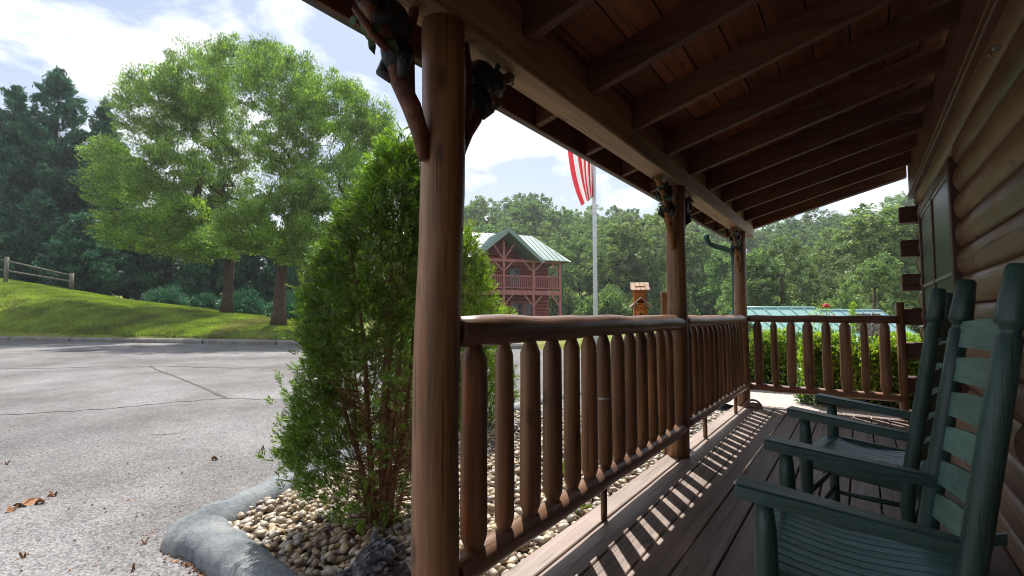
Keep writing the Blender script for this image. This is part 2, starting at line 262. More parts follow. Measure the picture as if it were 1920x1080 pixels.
# ------------------------------------------------------------------ mesh helpers
class MB:
    def __init__(s): s.v = []; s.f = []; s.m = []; s.sm = []; s.mats = []
    def mi(s, m):
        if m not in s.mats: s.mats.append(m)
        return s.mats.index(m)
    def add(s, vs, fs, m=None, smooth=False):
        o = len(s.v); s.v += [tuple(v) for v in vs]; k = s.mi(m)
        for f in fs: s.f.append(tuple(o + i for i in f)); s.m.append(k); s.sm.append(smooth)
    def box(s, c, sz, m=None, rot=None, bev=0.0):
        hx, hy, hz = [max(1e-5, a / 2) for a in sz]; c = Vector(c)
        if bev <= 0:
            vs = [Vector((x * hx, y * hy, z * hz)) for x in (-1, 1) for y in (-1, 1) for z in (-1, 1)]
            fs = [(0, 1, 3, 2), (4, 6, 7, 5), (0, 4, 5, 1), (2, 3, 7, 6), (0, 2, 6, 4), (1, 5, 7, 3)]
        else:
            b = min(bev, hx * .6, hy * .6, hz * .6); vs = []; idx = {}
            for x in (-1, 1):
                for y in (-1, 1):
                    for z in (-1, 1):
                        idx[x, y, z] = len(vs)
                        vs += [Vector((x * hx, y * (hy - b), z * (hz - b))), Vector((x * (hx - b), y * hy, z * (hz - b))), Vector((x * (hx - b), y * (hy - b), z * hz))]
            fs = []
            for sg in (-1, 1):
                q = [(-1, -1), (1, -1), (1, 1), (-1, 1)]; q = q if sg > 0 else q[::-1]
                fs.append([idx[sg, a, b_] + 0 for a, b_ in q]); fs.append([idx[b_, sg, a] + 1 for a, b_ in q]); fs.append([idx[a, b_, sg] + 2 for a, b_ in q])
            for a in (-1, 1):
                for b_ in (-1, 1):
                    fs.append((idx[a, b_, -1] + 0, idx[a, b_, -1] + 1, idx[a, b_, 1] + 1, idx[a, b_, 1] + 0))
                    fs.append((idx[a, -1, b_] + 0, idx[a, -1, b_] + 2, idx[a, 1, b_] + 2, idx[a, 1, b_] + 0))
                    fs.append((idx[-1, a, b_] + 1, idx[-1, a, b_] + 2, idx[1, a, b_] + 2, idx[1, a, b_] + 1))
                    for c_ in (-1, 1): i = idx[a, b_, c_]; fs.append((i, i + 1, i + 2))
        if rot is not None: vs = [rot @ v for v in vs]
        s.add([v + c for v in vs], fs, m)
    def bar(s, a, b, w, h, m=None, bev=0.0, up=(0, 0, 1)):
        a = Vector(a); b = Vector(b); d = b - a; ln = d.length; x = d.normalized(); u = Vector(up)
        y = u.cross(x); y = y.normalized() if y.length > 1e-5 else Vector((0, 1, 0)); z = x.cross(y)
        s.box((a + b) / 2, (ln, w, h), m, Matrix((x, y, z)).transposed(), bev)
    def tube(s, pts, rad, n=10, m=None, smooth=True, wob=0.0, cap=True, flat=1.0):
        pts = [Vector(p) for p in pts]
        if not hasattr(rad, '__len__'): rad = [rad] * len(pts)
        t0 = (pts[1] - pts[0]).normalized(); ref = Vector((0, 0, 1)) if abs(t0.z) < 0.9 else Vector((1, 0, 0))
        nx = ref.cross(t0).normalized(); vs = []; fs = []
        for i, p in enumerate(pts):
            t = (pts[min(i + 1, len(pts) - 1)] - pts[max(i - 1, 0)]).normalized()
            nx = (nx - t * nx.dot(t)).normalized(); ny = t.cross(nx)
            for k in range(n):
                a = 2 * math.pi * k / n; r = rad[i] * (1 + (random.uniform(-wob, wob) if wob else 0))
                vs.append(p + nx * math.cos(a) * r + ny * math.sin(a) * r * flat)
        for i in range(len(pts) - 1):
            for k in range(n):
                k2 = (k + 1) % n; fs.append((i * n + k, i * n + k2, (i + 1) * n + k2, (i + 1) * n + k))
        s.add(vs, fs, m, smooth)
        if cap:
            o = len(s.v) - len(vs); kk = s.mi(m)
            s.f.append(tuple(o + k for k in range(n))[::-1]); s.m.append(kk); s.sm.append(False)
            s.f.append(tuple(o + (len(pts) - 1) * n + k for k in range(n))); s.m.append(kk); s.sm.append(False)
    def ell(s, c, r, m=None, rot=None, nu=12, nv=8, wob=0.0):
        vs = []; fs = []; c = Vector(c)
        for j in range(nv + 1):
            th = math.pi * j / nv
            for k in range(nu):
                ph = 2 * math.pi * k / nu; q = 1 + (random.uniform(-wob, wob) if wob else 0)
                v = Vector((r[0] * math.sin(th) * math.cos(ph), r[1] * math.sin(th) * math.sin(ph), r[2] * math.cos(th))) * q
                vs.append(c + (rot @ v if rot is not None else v))
        for j in range(nv):
            for k in range(nu):
                k2 = (k + 1) % nu; fs.append((j * nu + k, (j + 1) * nu + k, (j + 1) * nu + k2, j * nu + k2))
        s.add(vs, fs, m, True)
    def build(s, name, material=None, parent=None, loc=None):
        me = bpy.data.meshes.new(name); me.from_pydata(s.v, [], s.f)
        ms = [material if mm is None else mm for mm in s.mats] or [material]
        for mm in ms: me.materials.append(mm)
        me.polygons.foreach_set('material_index', s.m); me.polygons.foreach_set('use_smooth', s.sm); me.update()
        return link(name, me, parent, loc)
def link(name, me, parent=None, loc=None, rot=None, scale=None):
    o = bpy.data.objects.new(name, me); C.objects.link(o)
    if parent: o.parent = parent
    if loc is not None: o.location = loc
    if rot is not None: o.rotation_euler = rot
    if scale is not None: o.scale = scale
    return o
def empty(name, loc=(0, 0, 0), rz=0): 
    o = link(name, None, None, loc); o.rotation_euler = (0, 0, rz); o.empty_display_size = 0.2; return o
def tag(o, label=None, cat=None, group=None, kind=None):
    if label: o['label'] = label
    if cat: o['category'] = cat
    if group: o['group'] = group
    if kind: o['kind'] = kind
    return o
def np_mesh(name, V, F, material, parent=None, k=4, smooth=False):
    me = bpy.data.meshes.new(name); nv = len(V); nf = len(F)
    me.vertices.add(nv); me.vertices.foreach_set('co', np.asarray(V, np.float32).ravel())
    me.loops.add(nf * k); me.loops.foreach_set('vertex_index', np.asarray(F, np.int32).ravel())
    me.polygons.add(nf); me.polygons.foreach_set('loop_start', np.arange(nf, dtype=np.int32) * k)
    me.polygons.foreach_set('use_smooth', np.full(nf, smooth)); me.materials.append(material); me.update(calc_edges=True); me.validate()
    return link(name, me, parent)
def unit(a): return a / np.maximum(1e-9, np.linalg.norm(a, axis=1, keepdims=True))
def leaves(name, P, D, Ln, Wd, material, parent=None, rng=RN, bend=0.0):
    """diamond leaves: centre P, long direction D, length Ln, width Wd"""
    n = len(P); D = unit(D); S = unit(np.cross(D, rng.normal(size=(n, 3)))); U = np.cross(D, S)
    Ln = np.asarray(Ln).reshape(-1, 1) * np.ones((n, 1)); Wd = np.asarray(Wd).reshape(-1, 1) * np.ones((n, 1))
    V = np.stack([P - D * Ln * .5, P + S * Wd * .5 + U * Wd * .15 * bend, P + D * Ln * .5, P - S * Wd * .5 + U * Wd * .15 * bend], 1).reshape(-1, 3)
    return np_mesh(name, V, np.arange(4 * n).reshape(-1, 4), material, parent)

# ------------------------------------------------------------------ terrain
def clampf(x, a=0.0, b=1.0): return np.minimum(b, np.maximum(a, x))
def sst(x): x = clampf(x); return x * x * (3 - 2 * x)
CU0 = np.array([-19.8, 18.8]); CU1 = np.array([-7.5, 16.3]); CUD = (CU1 - CU0) / np.linalg.norm(CU1 - CU0); CUN = np.array([-CUD[1], CUD[0]])  # away from camera
if CUN[1] < 0: CUN = -CUN
def road_h(r, d): return -0.2 + 0.011 * clampf(d, 0, 22)
def terr(r, d):
    r = np.asarray(r, float); d = np.asarray(d, float)
    s = (r - CU0[0]) * CUN[0] + (d - CU0[1]) * CUN[1]
    t = r / np.maximum(d, 4.0)
    g = np.interp(t, [-1.6, -1.054, -.78, -.587, -.46, -.25, 0.1], [4.2, 3.0, 1.62, 1.0, .62, .35, .2])
    lawn = road_h(r, d) + 0.13 + g * sst(np.sqrt(clampf(s / 8.5)) * .95 + 0.02) - 0.02
    h = np.where(s > 0.1, lawn, -0.26 + 0 * s)
    h = h + 9.0 * sst((d - 52) / 55.0) + 7 * sst((d - 105) / 90.0)
    dep = sst((t - 0.28) / 0.12) * sst((d - 10.5) / 3.0) * (1 - sst((d - 35) / 20))
    return h - 2.4 * dep
def to_rd(x, y): return x * RV.x + y * RV.y, x * FV.x + y * FV.y
def ground_z(x, y):
    r, d = to_rd(x, y); return float(terr(r, d))
ang = np.radians(np.arange(0, 360, 1.0)); rad = np.concatenate([[0.5], np.geomspace(1.5, 12, 26), np.linspace(12.4, 34, 62), np.geomspace(35, 420, 46)])
AA, RR = np.meshgrid(ang, rad); gx = RR * np.cos(AA); gy = RR * np.sin(AA); gr, gd = gx * RV.x + gy * RV.y, gx * FV.x + gy * FV.y
gz = terr(gr, gd); na = len(ang); V = np.stack([gx, gy, gz], -1).reshape(-1, 3); F = []
I = np.arange(len(rad) - 1)[:, None] * na; J = np.arange(na)[None, :]; J2 = (J + 1) % na
F = np.stack([I + J, I + J2 * np.ones_like(I) , I + na + J2, I + na + J], -1).reshape(-1, 4)
F = np.vstack([F[:, [0, 3, 2, 1]], [[0, 0, 0, 0]]])[:-1]
V = np.vstack([V, [[0, 0, float(terr(0, 0))]]]); 
g = np_mesh('lawn_ground', V, F[:, [0, 1, 2, 3]], M['ground'], smooth=True); tag(g, kind='structure')

# road: asphalt sheet up to the far kerb
def road_pt(r, d): p = cw(r, d, float(road_h(r, d))); return p
nr, nd = 46, 26; vs = []; fs = []
for i in range(nr + 1):
    r = -60 + 110 * i / nr
    dend = CU0[1] + (r - CU0[0]) * CUD[1] / CUD[0]
    for j in range(nd + 1):
        d = -12 + (dend + 12 + 0.02) * j / nd; vs.append(road_pt(r, d))
for i in range(nr):
    for j in range(nd): a = i * (nd + 1) + j; fs.append((a, a + nd + 1, a + nd + 2, a + 1))
b = MB(); b.add(vs, fs, None, True); tag(b.build('driveway_road', M['asphalt']), kind='structure')
# joints and cracks in the paving
def rpx(u, v, lift=0.004):
    k = (v - 590) / 911.4; d = 1.2 / (k + 0.011); r = (u - 960) / 911.4 * d; p = road_pt(r, d); p.z += lift; return p
for pts, w in (([(-60, 779), (60, 774), (200, 765), (330, 753), (430, 745)], .03), ([(430, 745), (480, 746), (560, 749), (640, 752)], .022), ([(285, 687), (330, 704), (380, 724), (430, 745)], .055),
               ([(-80, 692), (60, 690), (180, 688), (285, 686.5)], .05), ([(285, 686.5), (400, 688), (560, 690), (700, 692)], .06), ([(285, 812), (330, 811), (345, 808)], .012)):
    b = MB(); P = []
    for (u0, v0), (u1, v1) in zip(pts, pts[1:]):
        for k in range(8): P.append(rpx(u0 + (u1 - u0) * k / 8, v0 + (v1 - v0) * k / 8 + random.uniform(-.8, .8)))
    P.append(rpx(*pts[-1]))
    for i in range(len(P)):
        t = (P[min(i + 1, len(P) - 1)] - P[max(i - 1, 0)]).normalized(); n = Vector((-t.y, t.x, 0)) * w * random.uniform(.25, .6)
        b.v += [tuple(P[i] + n), tuple(P[i] - n)]
        if i: q = 2 * i; b.f.append((q - 2, q - 1, q + 1, q)); b.m.append(0); b.sm.append(False)
    b.mats = [None]; o = b.build('road_joint', M['tar']); tag(o, kind='structure')
# far kerb of cast segments
kerb = empty('road_kerb', cw(-14, 17.6, 0)); tag(kerb, 'long pale concrete kerb of cast segments between road and lawn', 'kerb')
seglen = 2.9; s0 = -14.0
for i in range(12):
    a = CU0 + CUD * (s0 + i * seglen + .03); c = CU0 + CUD * (s0 + (i + 1) * seglen - .03)
    pa = cw(a[0], a[1], float(road_h(*a))); pc = cw(c[0], c[1], float(road_h(*c)))
    nn = cw(CUN[0], CUN[1], 0); b = MB(); prof = [(0, -.1), (0, .10), (.04, .15), (.2, .17), (.24, -.1)]; vs = []
    for p in (pa, pc):
        for (q, z) in prof: vs.append(p + nn * q + Vector((0, 0, z)) - kerb.location)
    m5 = len(prof); fs = [(k, (k + 1) % m5, m5 + (k + 1) % m5, m5 + k) for k in range(m5)] + [tuple(range(m5))[::-1], tuple(range(m5, 2 * m5))]
    b.add(vs, fs); b.build('kerb_stone', M['concrete'], kerb)

# ------------------------------------------------------------------ porch deck
DX0, DX1, DY0, DY1 = -1.15, 0.50, -2.4, 6.03
deck = empty('porch_deck', (0, 0, 0)); tag(deck, 'grey brown porch floor of long boards beside the log wall', 'deck')
x = DX0; gaps = [(-1.15, -1.045)]
xx = -1.037
while xx < 0.48: gaps.append((xx, min(xx + .131, .495))); xx += .1385
for i, (a, c) in enumerate(gaps):
    b = MB(); b.box((0, 0, -.019), (c - a, DY1 - DY0, .038), None, None, .004)
    b.build('plank', M['deckedge'] if i == 0 else M['deck'], deck, ((a + c) / 2, (DY0 + DY1) / 2, 0 if i else .002))
b = MB(); b.box((0, 0, 0), (.035, DY1 - DY0 - .04, .2), None, None, .004); b.build('rim_board', M['raily'], deck, (DX0 + .03, (DY0 + DY1) / 2, -.14))
b = MB(); b.box((0, 0, 0), (DX1 - DX0 - .06, .035, .2), None, None, .004); b.build('rim_board', M['railx'], deck, ((DX0 + DX1) / 2, DY1 - .03, -.14))
# joists seen dark through the board gaps
for yj in np.arange(DY0 + .3, DY1 - .2, .45):
    b = MB(); b.box((0, 0, 0), (DX1 - DX0 - .1, .04, .14)); b.build('joist', M['railx'], deck, ((DX0 + DX1) / 2, float(yj), -.115))

# ------------------------------------------------------------------ posts
PX = -1.065
def post(y, rb, rt, top, lean, lab):
    o = empty('log_post', (PX, y, 0)); tag(o, lab, 'post', 'round log posts holding up the porch roof')
    b = MB(); pts = []; rr = []
    for k in range(15):
        f = k / 14; pts.append((lean * (f - .5) + .004 * math.sin(f * 9 + y), lean * .5 * (f - .5) + .004 * math.sin(7 * f + 2 * y), -.0 + top * f)); rr.append(rb + (rt - rb) * f + .0012 * math.sin(f * 23 + y * 3))
    b.tube(pts, rr, 28, None, True, .010); b.build('shaft', M['post'], o); return o
post(1.10, .073, .068, 1.93, .015, 'thick brown log post nearest the camera at the corner of the pebble bed')
post(3.54, .076, .066, 1.93, .01, 'brown log post in the middle between the two side railings')
post(5.89, .070, .062, 1.93, .0, 'far corner log post where side and end railings meet')
post(-1.34, .075, .07, 1.93, .0, 'log post of the porch behind the camera')

# ------------------------------------------------------------------ railings
def baluster_mesh(r, h, tip, seed):
    b = MB(); n = 14; z0 = 0; rs = []; ps = []; random.seed(seed)
    bx = random.uniform(-.003, .003)
    for z, q in ((-.02, .45), (0, .55), (tip * .75, .93), (tip, 1.0), (h * .25, 1.0), (h * .5, .985), (h * .75, .97), (h - tip, .95), (h - tip * .8, .88), (h - .004, .5), (h + .02, .45)):
        ps.append((bx * math.sin(z * 6), bx * math.cos(z * 5), z)); rs.append(r * q * random.uniform(.985, 1.015))
    b.tube(ps, rs, n, None, True, .012); me = b.build('baluster_tmp', M['post']); d = me.data; bpy.data.objects.remove(me); return d
def railing(p0, p1, zt, zb, rt, rb_, radii, lab, matn, n0=.0, pos=None):
    p0 = Vector(p0); p1 = Vector(p1); d = p1 - p0; ln = d.length; u = d / ln
    o = empty('log_railing', p0); tag(o, lab, 'railing', 'log railings round the porch')
    for nm, z, r, ext in (('top_rail', zt, rt, .035), ('bottom_rail', zb, rb_, .03)):
        b = MB(); K = 22; pts = []; rr = []
        for k in range(K + 1):
            f = k / K; pts.append(u * (-ext + f * (ln + 2 * ext)) + Vector((0, 0, z + .0025 * math.sin(f * 17)))); rr.append(r * (1 + .035 * math.sin(f * 31 + z * 5) + random.uniform(-.02, .02)))
        pts = [pts[0] - u * .008] + pts + [pts[-1] + u * .008]; rr = [r * .72] + [r * .95] + rr[1:-1] + [r * .95] + [r * .72]
        b.tube(pts, rr, 20, None, True, .006); b.build(nm, matn, o)
    h = (zt - rt) - (zb + rb_) + .03
    for i, (dist, dia) in enumerate(pos):
        me = baluster_mesh(dia / 2, h, .055, i * 7 + int(p0.y * 10)); bb = link('baluster', me, o, u * dist + Vector((0, 0, zb + rb_ - .015)), (0, 0, random.uniform(0, 6)))
    return o
dias = [.091, .070, .083, .083, .076, .080, .072, .078, .074, .080, .076, .078, .070]
r1 = railing((-1.045, 1.20, 0), (-1.045, 3.49, 0), .945, .20, .052, .048, None, 'near side log railing between the first and second posts', M['raily'], pos=[(1.25 + .168 * k - 1.20, dias[k]) for k in range(13)])
b = MB(); b.tube([(0, 0, 0), (0, 0, .162)], .016, 10); b.build('support_peg', M['post'], r1, (-.0, 1.04, -.0))
b = MB(); b.tube([(0, 0, -.004), (0, 0, .008)], .0385, 16, None, True, 0, False); b.build('metal_strap', M['strap'], r1, (0, 1.058, .585))
random.seed(5)
r2 = railing((-1.045, 3.62, 0), (-1.045, 5.82, 0), .950, .215, .045, .042, None, 'far side log railing between the middle and corner posts', M['raily'], pos=[(.08 + .162 * k, random.uniform(.066, .086)) for k in range(13)])
b = MB(); b.tube([(0, 0, 0), (0, 0, .18)], .017, 10); b.build('support_peg', M['post'], r2, (0, .55, 0)); b = MB(); b.tube([(0, 0, 0), (0, 0, .18)], .017, 10); b.build('support_peg', M['post'], r2, (0, 1.75, 0))
ys = [1419.7, 1450, 1481.5, 1513.4, 1548, 1583, 1618.7, 1656.5]; wd = [.095, .070, .088, .100, .088, .104, .070, .092]; pos = []
for u_, w_ in zip(ys, wd):
    q = u_ - 960; ratio = (q * RV.x - 911 * math.sin(YAW)) / (q * RV.y + 911 * math.cos(YAW)); pos.append((ratio * 5.97 + 1.0, w_))
r3 = railing((-1.0, 5.97, 0), (.27, 5.97, 0), .955, .205, .038, .040, None, 'end log railing in front of the clipped hedge', M['railx'], pos=pos)
b = MB(); b.tube([(0, 0, 0), (.004, 0, .5), (0, 0, 1.12)], [.040, .037, .035], 16, None, True, .01)
o = b.build('end_post', M['post'], r3, (1.325, 0.03, 0))

# ------------------------------------------------------------------ porch roof
SL = .27; X_W = .455; X_E = -1.31
def rz(x): return 2.05 + SL * (x + 1.0)                       # underside of rafters
roof = empty('porch_roof', (0, 0, 1.93)); tag(roof, 'open rafter porch roof in dark brown stain with a long beam and dark gutter', 'roof')
RL = roof.location
RY0, RY1 = -2.4, 6.53
def rp_(mb, name, m): 
    o = mb.build(name, m, roof); o.matrix_parent_inverse = Matrix.Translation(-RL); return o
# main beam
b = MB(); b.box((PX, (RY0 + 6.42) / 2, 1.995), (.13, 6.42 - RY0, .13), None, None, .006); rp_(b, 'beam', M['beam'])
RH = .15; th = math.atan(SL)
ryl = [6.49 - .553 * k for k in range(16)]
for y in ryl:
    b = MB(); vs = []
    for yy in (y - .021, y + .021):
        for (xq, zq) in ((X_E, rz(X_E)), (X_W, rz(X_W)), (X_W, rz(X_W) + RH), (X_E, rz(X_E) + RH)): vs.append((xq, yy, zq))
    b.add(vs, [(0, 1, 2, 3), (4, 7, 6, 5), (0, 4, 5, 1), (1, 5, 6, 2), (2, 6, 7, 3), (3, 7, 4, 0)]); rp_(b, 'rafter', M['rafter'])
for y0, y1 in zip(ryl[1:], ryl[:-1]):                          # blocking between rafters on the beam
    if y1 < -2: continue
    b = MB(); b.box((PX + .03, (y0 + y1) / 2, (2.062 + rz(PX) + RH) / 2), (.038, y1 - y0 - .046, rz(PX) + RH - 2.064), None); rp_(b, 'blocking', M['beam'])
bw = .165; xq = X_E + .002
while xq < X_W + .05:                                          # ceiling boards with open joints
    x1 = min(xq + bw - .007, X_W + .1); z0 = rz(xq) + RH + .002; z1 = rz(x1) + RH + .002
    b = MB(); vs = []
    for yy in (RY0, RY1): vs += [(xq, yy, z0), (x1, yy, z1), (x1, yy, z1 + .018), (xq, yy, z0 + .018)]
    b.add(vs, [(0, 1, 2, 3), (4, 7, 6, 5), (0, 4, 5, 1), (1, 5, 6, 2), (2, 6, 7, 3), (3, 7, 4, 0)]); rp_(b, 'ceiling_board', M['ceil'])
    xq += bw
b = MB(); vs = []                                              # metal sheet above
for yy in (RY0 - .02, RY1 + .03): vs += [(X_E - .03, yy, rz(X_E - .03) + RH + .026), (.9, yy, rz(.9) + RH + .026), (.9, yy, rz(.9) + RH + .036), (X_E - .03, yy, rz(X_E - .03) + RH + .036)]
b.add(vs, [(0, 1, 2, 3), (4, 7, 6, 5), (0, 4, 5, 1), (1, 5, 6, 2), (2, 6, 7, 3), (3, 7, 4, 0)]); rp_(b, 'metal_sheet', M['roof'])
ez = rz(X_E)
b = MB(); b.box((X_E - .013, (RY0 + RY1) / 2, ez + .075), (.022, RY1 - RY0, .17), None, None, .003); rp_(b, 'fascia', M['rafter'])
b = MB(); vs = []; gp = [(-.026, .0), (-.030, -.012), (-.070, -.012), (-.095, .045), (-.098, .10), (-.092, .10), (-.088, .047), (-.066, -.004), (-.034, -.004)]
ng = len(gp)
for yy in (RY0, RY1 + .02):
    for (a, z) in gp: vs.append((X_E + a, yy, ez + z + .022))
b.add(vs, [(k, (k + 1) % ng, ng + (k + 1) % ng, ng + k) for k in range(ng)] + [tuple(range(ng, 2 * ng))]); rp_(b, 'gutter', M['gutter'])
# end barge board on last rafter
b = MB(); vs = []
for yy in (RY1, RY1 + .022):
    for (xq, zq) in ((X_E, rz(X_E) - .0), (X_W - .0, rz(X_W) - .0), (X_W, rz(X_W) + RH + .02), (X_E, rz(X_E) + RH + .02)): vs.append((xq, yy, zq))
b.add(vs, [(0, 1, 2, 3), (4, 7, 6, 5), (0, 4, 5, 1), (1, 5, 6, 2), (2, 6, 7, 3), (3, 7, 4, 0)]); rp_(b, 'barge_board', M['rafter'])
# ledger along the wall
b = MB(); b.box((.478, (RY0 + 6.28) / 2, 2.36), (.055, 6.28 - RY0, .40), None, None, .005); rp_(b, 'ledger_board', M['ledger'])
b = MB(); b.box((.444, (RY0 + 6.2) / 2, 2.185), (.02, 6.2 - RY0, .028), None, None, .003); rp_(b, 'trim_strip', M['ledger'])
# downspout
b = MB(); pts = [(-1.375, 5.72, 1.90), (-1.375, 5.72, 1.86), (-1.36, 5.76, 1.80), (-1.29, 5.93, 1.775), (-1.20, 6.07, 1.75), (-1.175, 6.11, 1.70), (-1.172, 6.12, 1.62), (-1.172, 6.12, .8), (-1.172, 6.12, .02)]
from mathutils import geometry as gm
sm = []
for i in range(len(pts) - 1):
    for k in range(4): sm.append(Vector(pts[i]).lerp(Vector(pts[i + 1]), k / 4))
sm.append(Vector(pts[-1])); s2 = [sm[0]] + [(sm[i - 1] + sm[i] * 2 + sm[i + 1]) / 4 for i in range(1, len(sm) - 1)] + [sm[-1]]
b.tube(s2, .030, 12); rp_(b, 'downspout', M['spout'])

# ------------------------------------------------------------------ log wall with window
wall = empty('log_wall', (.5, 1.8, 0)); tag(wall, 'brown house wall of stacked rounded logs with a tall screened window', 'wall')
WL = wall.location
def wp(mb, name, m, parent=None):
    o = mb.build(name, m, parent or wall)
    o.matrix_parent_inverse = Matrix.Translation(-WL); return o
LH = .165; Z0 = -.10; WXJ = .512; BUL = .027
WY0, WY1, WZ0, WZ1 = 3.88, 5.72, .52, 1.955
def logseg(y0, y1, z0, round_end=False):
    b = MB(); prof = []
    K = 9
    for k in range(K + 1):
        f = k / K; zz = z0 + .004 + (LH - .008) * f; prof.append((WXJ - BUL * (1 - abs(2 * f - 1) ** 2.3), zz))
    prof += [(WXJ + .12, z0 + LH - .004), (WXJ + .12, z0 + .004)]; n = len(prof); ny = max(2, int((y1 - y0) / .5)); vs = []; fs = []
    for j in range(ny + 1):
        yy = y0 + (y1 - y0) * j / ny; wv = .003 * math.sin(yy * 3.1 + z0 * 40)
        for (a, c) in prof: vs.append((a + (wv if a < WXJ + .05 else 0), yy, c))
    for j in range(ny):
        for k in range(n): fs.append((j * n + k, j * n + (k + 1) % n, (j + 1) * n + (k + 1) % n, (j + 1) * n + k))
    b.add(vs, fs, None, True); o = len(b.f); b.f.append(tuple(range(n))); b.m.append(0); b.sm.append(False); b.f.append(tuple(range(ny * n, (ny + 1) * n))[::-1]); b.m.append(0); b.sm.append(False)
    return b
nrow = 15; rows = []
stubs_z = [1.89, 1.56, 1.23, .90, .57, .24, -.09]
for i in range(nrow):
    z0 = -.09 + i * LH
    if z0 > 2.36: break
    even = (i % 2 == 0); ye = 6.02 if even else 6.24
    segs = [(DY0, ye)]
    if z0 + LH > WZ0 + .03 and z0 < WZ1 - .03: segs = [(DY0, WY0 - .02), (WY1 + .02, ye)]
    out = []
    for (a, c) in segs:
        cut = random.uniform(1.2, 3.2) if (c - a > 5 or i in (3, 7, 9, 12)) and c - a > 3.5 and i in (3, 4, 9, 12) else None
        out += [(a, cut - .0015), (cut + .0015, c)] if cut else [(a, c)]
    for (a, c) in out: wp(logseg(a, c, z0), 'log', M['log'])
    if even and z0 < 2.0:                                      # crossing logs of the end wall, ends sticking out
        b = MB(); b.box(((.352 + 3.5) / 2, 6.11, z0 + LH / 2), (3.5 - .352, .165, LH - .006), None, None, .008); wp(b, 'cross_log', M['logx'])
    elif z0 < 2.3:
        b = MB(); b.box(((.66 + 3.5) / 2, 6.11, z0 + LH / 2), (3.5 - .66, .165, LH - .006), None, None, .008); wp(b, 'cross_log', M['logx'])
# window
win = empty('window', (0, 0, 0)); win.parent = wall; win.matrix_parent_inverse = Matrix.Translation(-WL)
def wn(mb, name, m): o = mb.build(name, m, win); return o
tx = .474
for (y0, y1, z0, z1, d_) in ((WY0, WY0 + .085, WZ0, WZ1, .10), (WY1 - .06, WY1, WZ0, WZ1, .10)):
    b = MB(); b.box((tx + d_ / 2 - .004, (y0 + y1) / 2, (z0 + z1) / 2), (d_, y1 - y0, z1 - z0), None, None, .004); wn(b, 'side_casing', M['trim'])
b = MB(); b.box((tx + .03, (WY0 + WY1) / 2, WZ1 - .032), (.07, WY1 - WY0 - .152, .062), None, None, .004); wn(b, 'head_casing', M['ledger'])
b = MB(); b.box((tx + .02, (WY0 + WY1) / 2, WZ0 + .03), (.10, WY1 - WY0 - .152, .058), None, None, .004); wn(b, 'sill', M['trim'])
b = MB(); b.box((tx + .03, 4.86, (WZ0 + WZ1) / 2), (.06, .055, WZ1 - WZ0 - .13), None, None, .004); wn(b, 'mullion', M['trim'])
for (y0, y1) in ((WY0 + .09, 4.83), (4.89, WY1 - .065)):
    for (z0, z1) in ((WZ0 + .065, 1.245), (1.265, WZ1 - .07)):
        b = MB(); b.box((tx + .012, (y0 + y1) / 2, (z0 + z1) / 2), (.006, y1 - y0 - .03, z1 - z0 - .01)); wn(b, 'insect_screen', M['screen'])
    for (ya, yb, za_, zb_) in ((y0, y0 + .016, WZ0 + .06, WZ1 - .066), (y1 - .016, y1, WZ0 + .06, WZ1 - .066), (y0 + .017, y1 - .017, WZ1 - .086, WZ1 - .066), (y0 + .017, y1 - .017, 1.242, 1.266), (y0 + .017, y1 - .017, WZ0 + .062, WZ0 + .08)):
        b = MB(); b.box((tx + .011, (ya + yb) / 2, (za_ + zb_) / 2), (.018, yb - ya, zb_ - za_)); wn(b, 'screen_frame', M['alu'] if yb - ya > .1 else M['trim'])
b = MB(); b.box((tx + .10, (WY0 + WY1) / 2, (WZ0 + WZ1) / 2), (.01, WY1 - WY0, WZ1 - WZ0)); wn(b, 'glass_pane', M['glass'])
# small bracket clip on the wall
b = MB(); b.box((0, 0, 0), (.022, .035, .012), None, None, .003); b.tube([(-.01, 0, -.01), (-.022, 0, -.02), (-.012, 0, -.03)], .004, 6); o = b.build('wall_hook', M['strap'], wall, (.462 - WL.x, 2.55 - WL.y, 2.02))
o['label'] = 'small pale hook high on the logs'

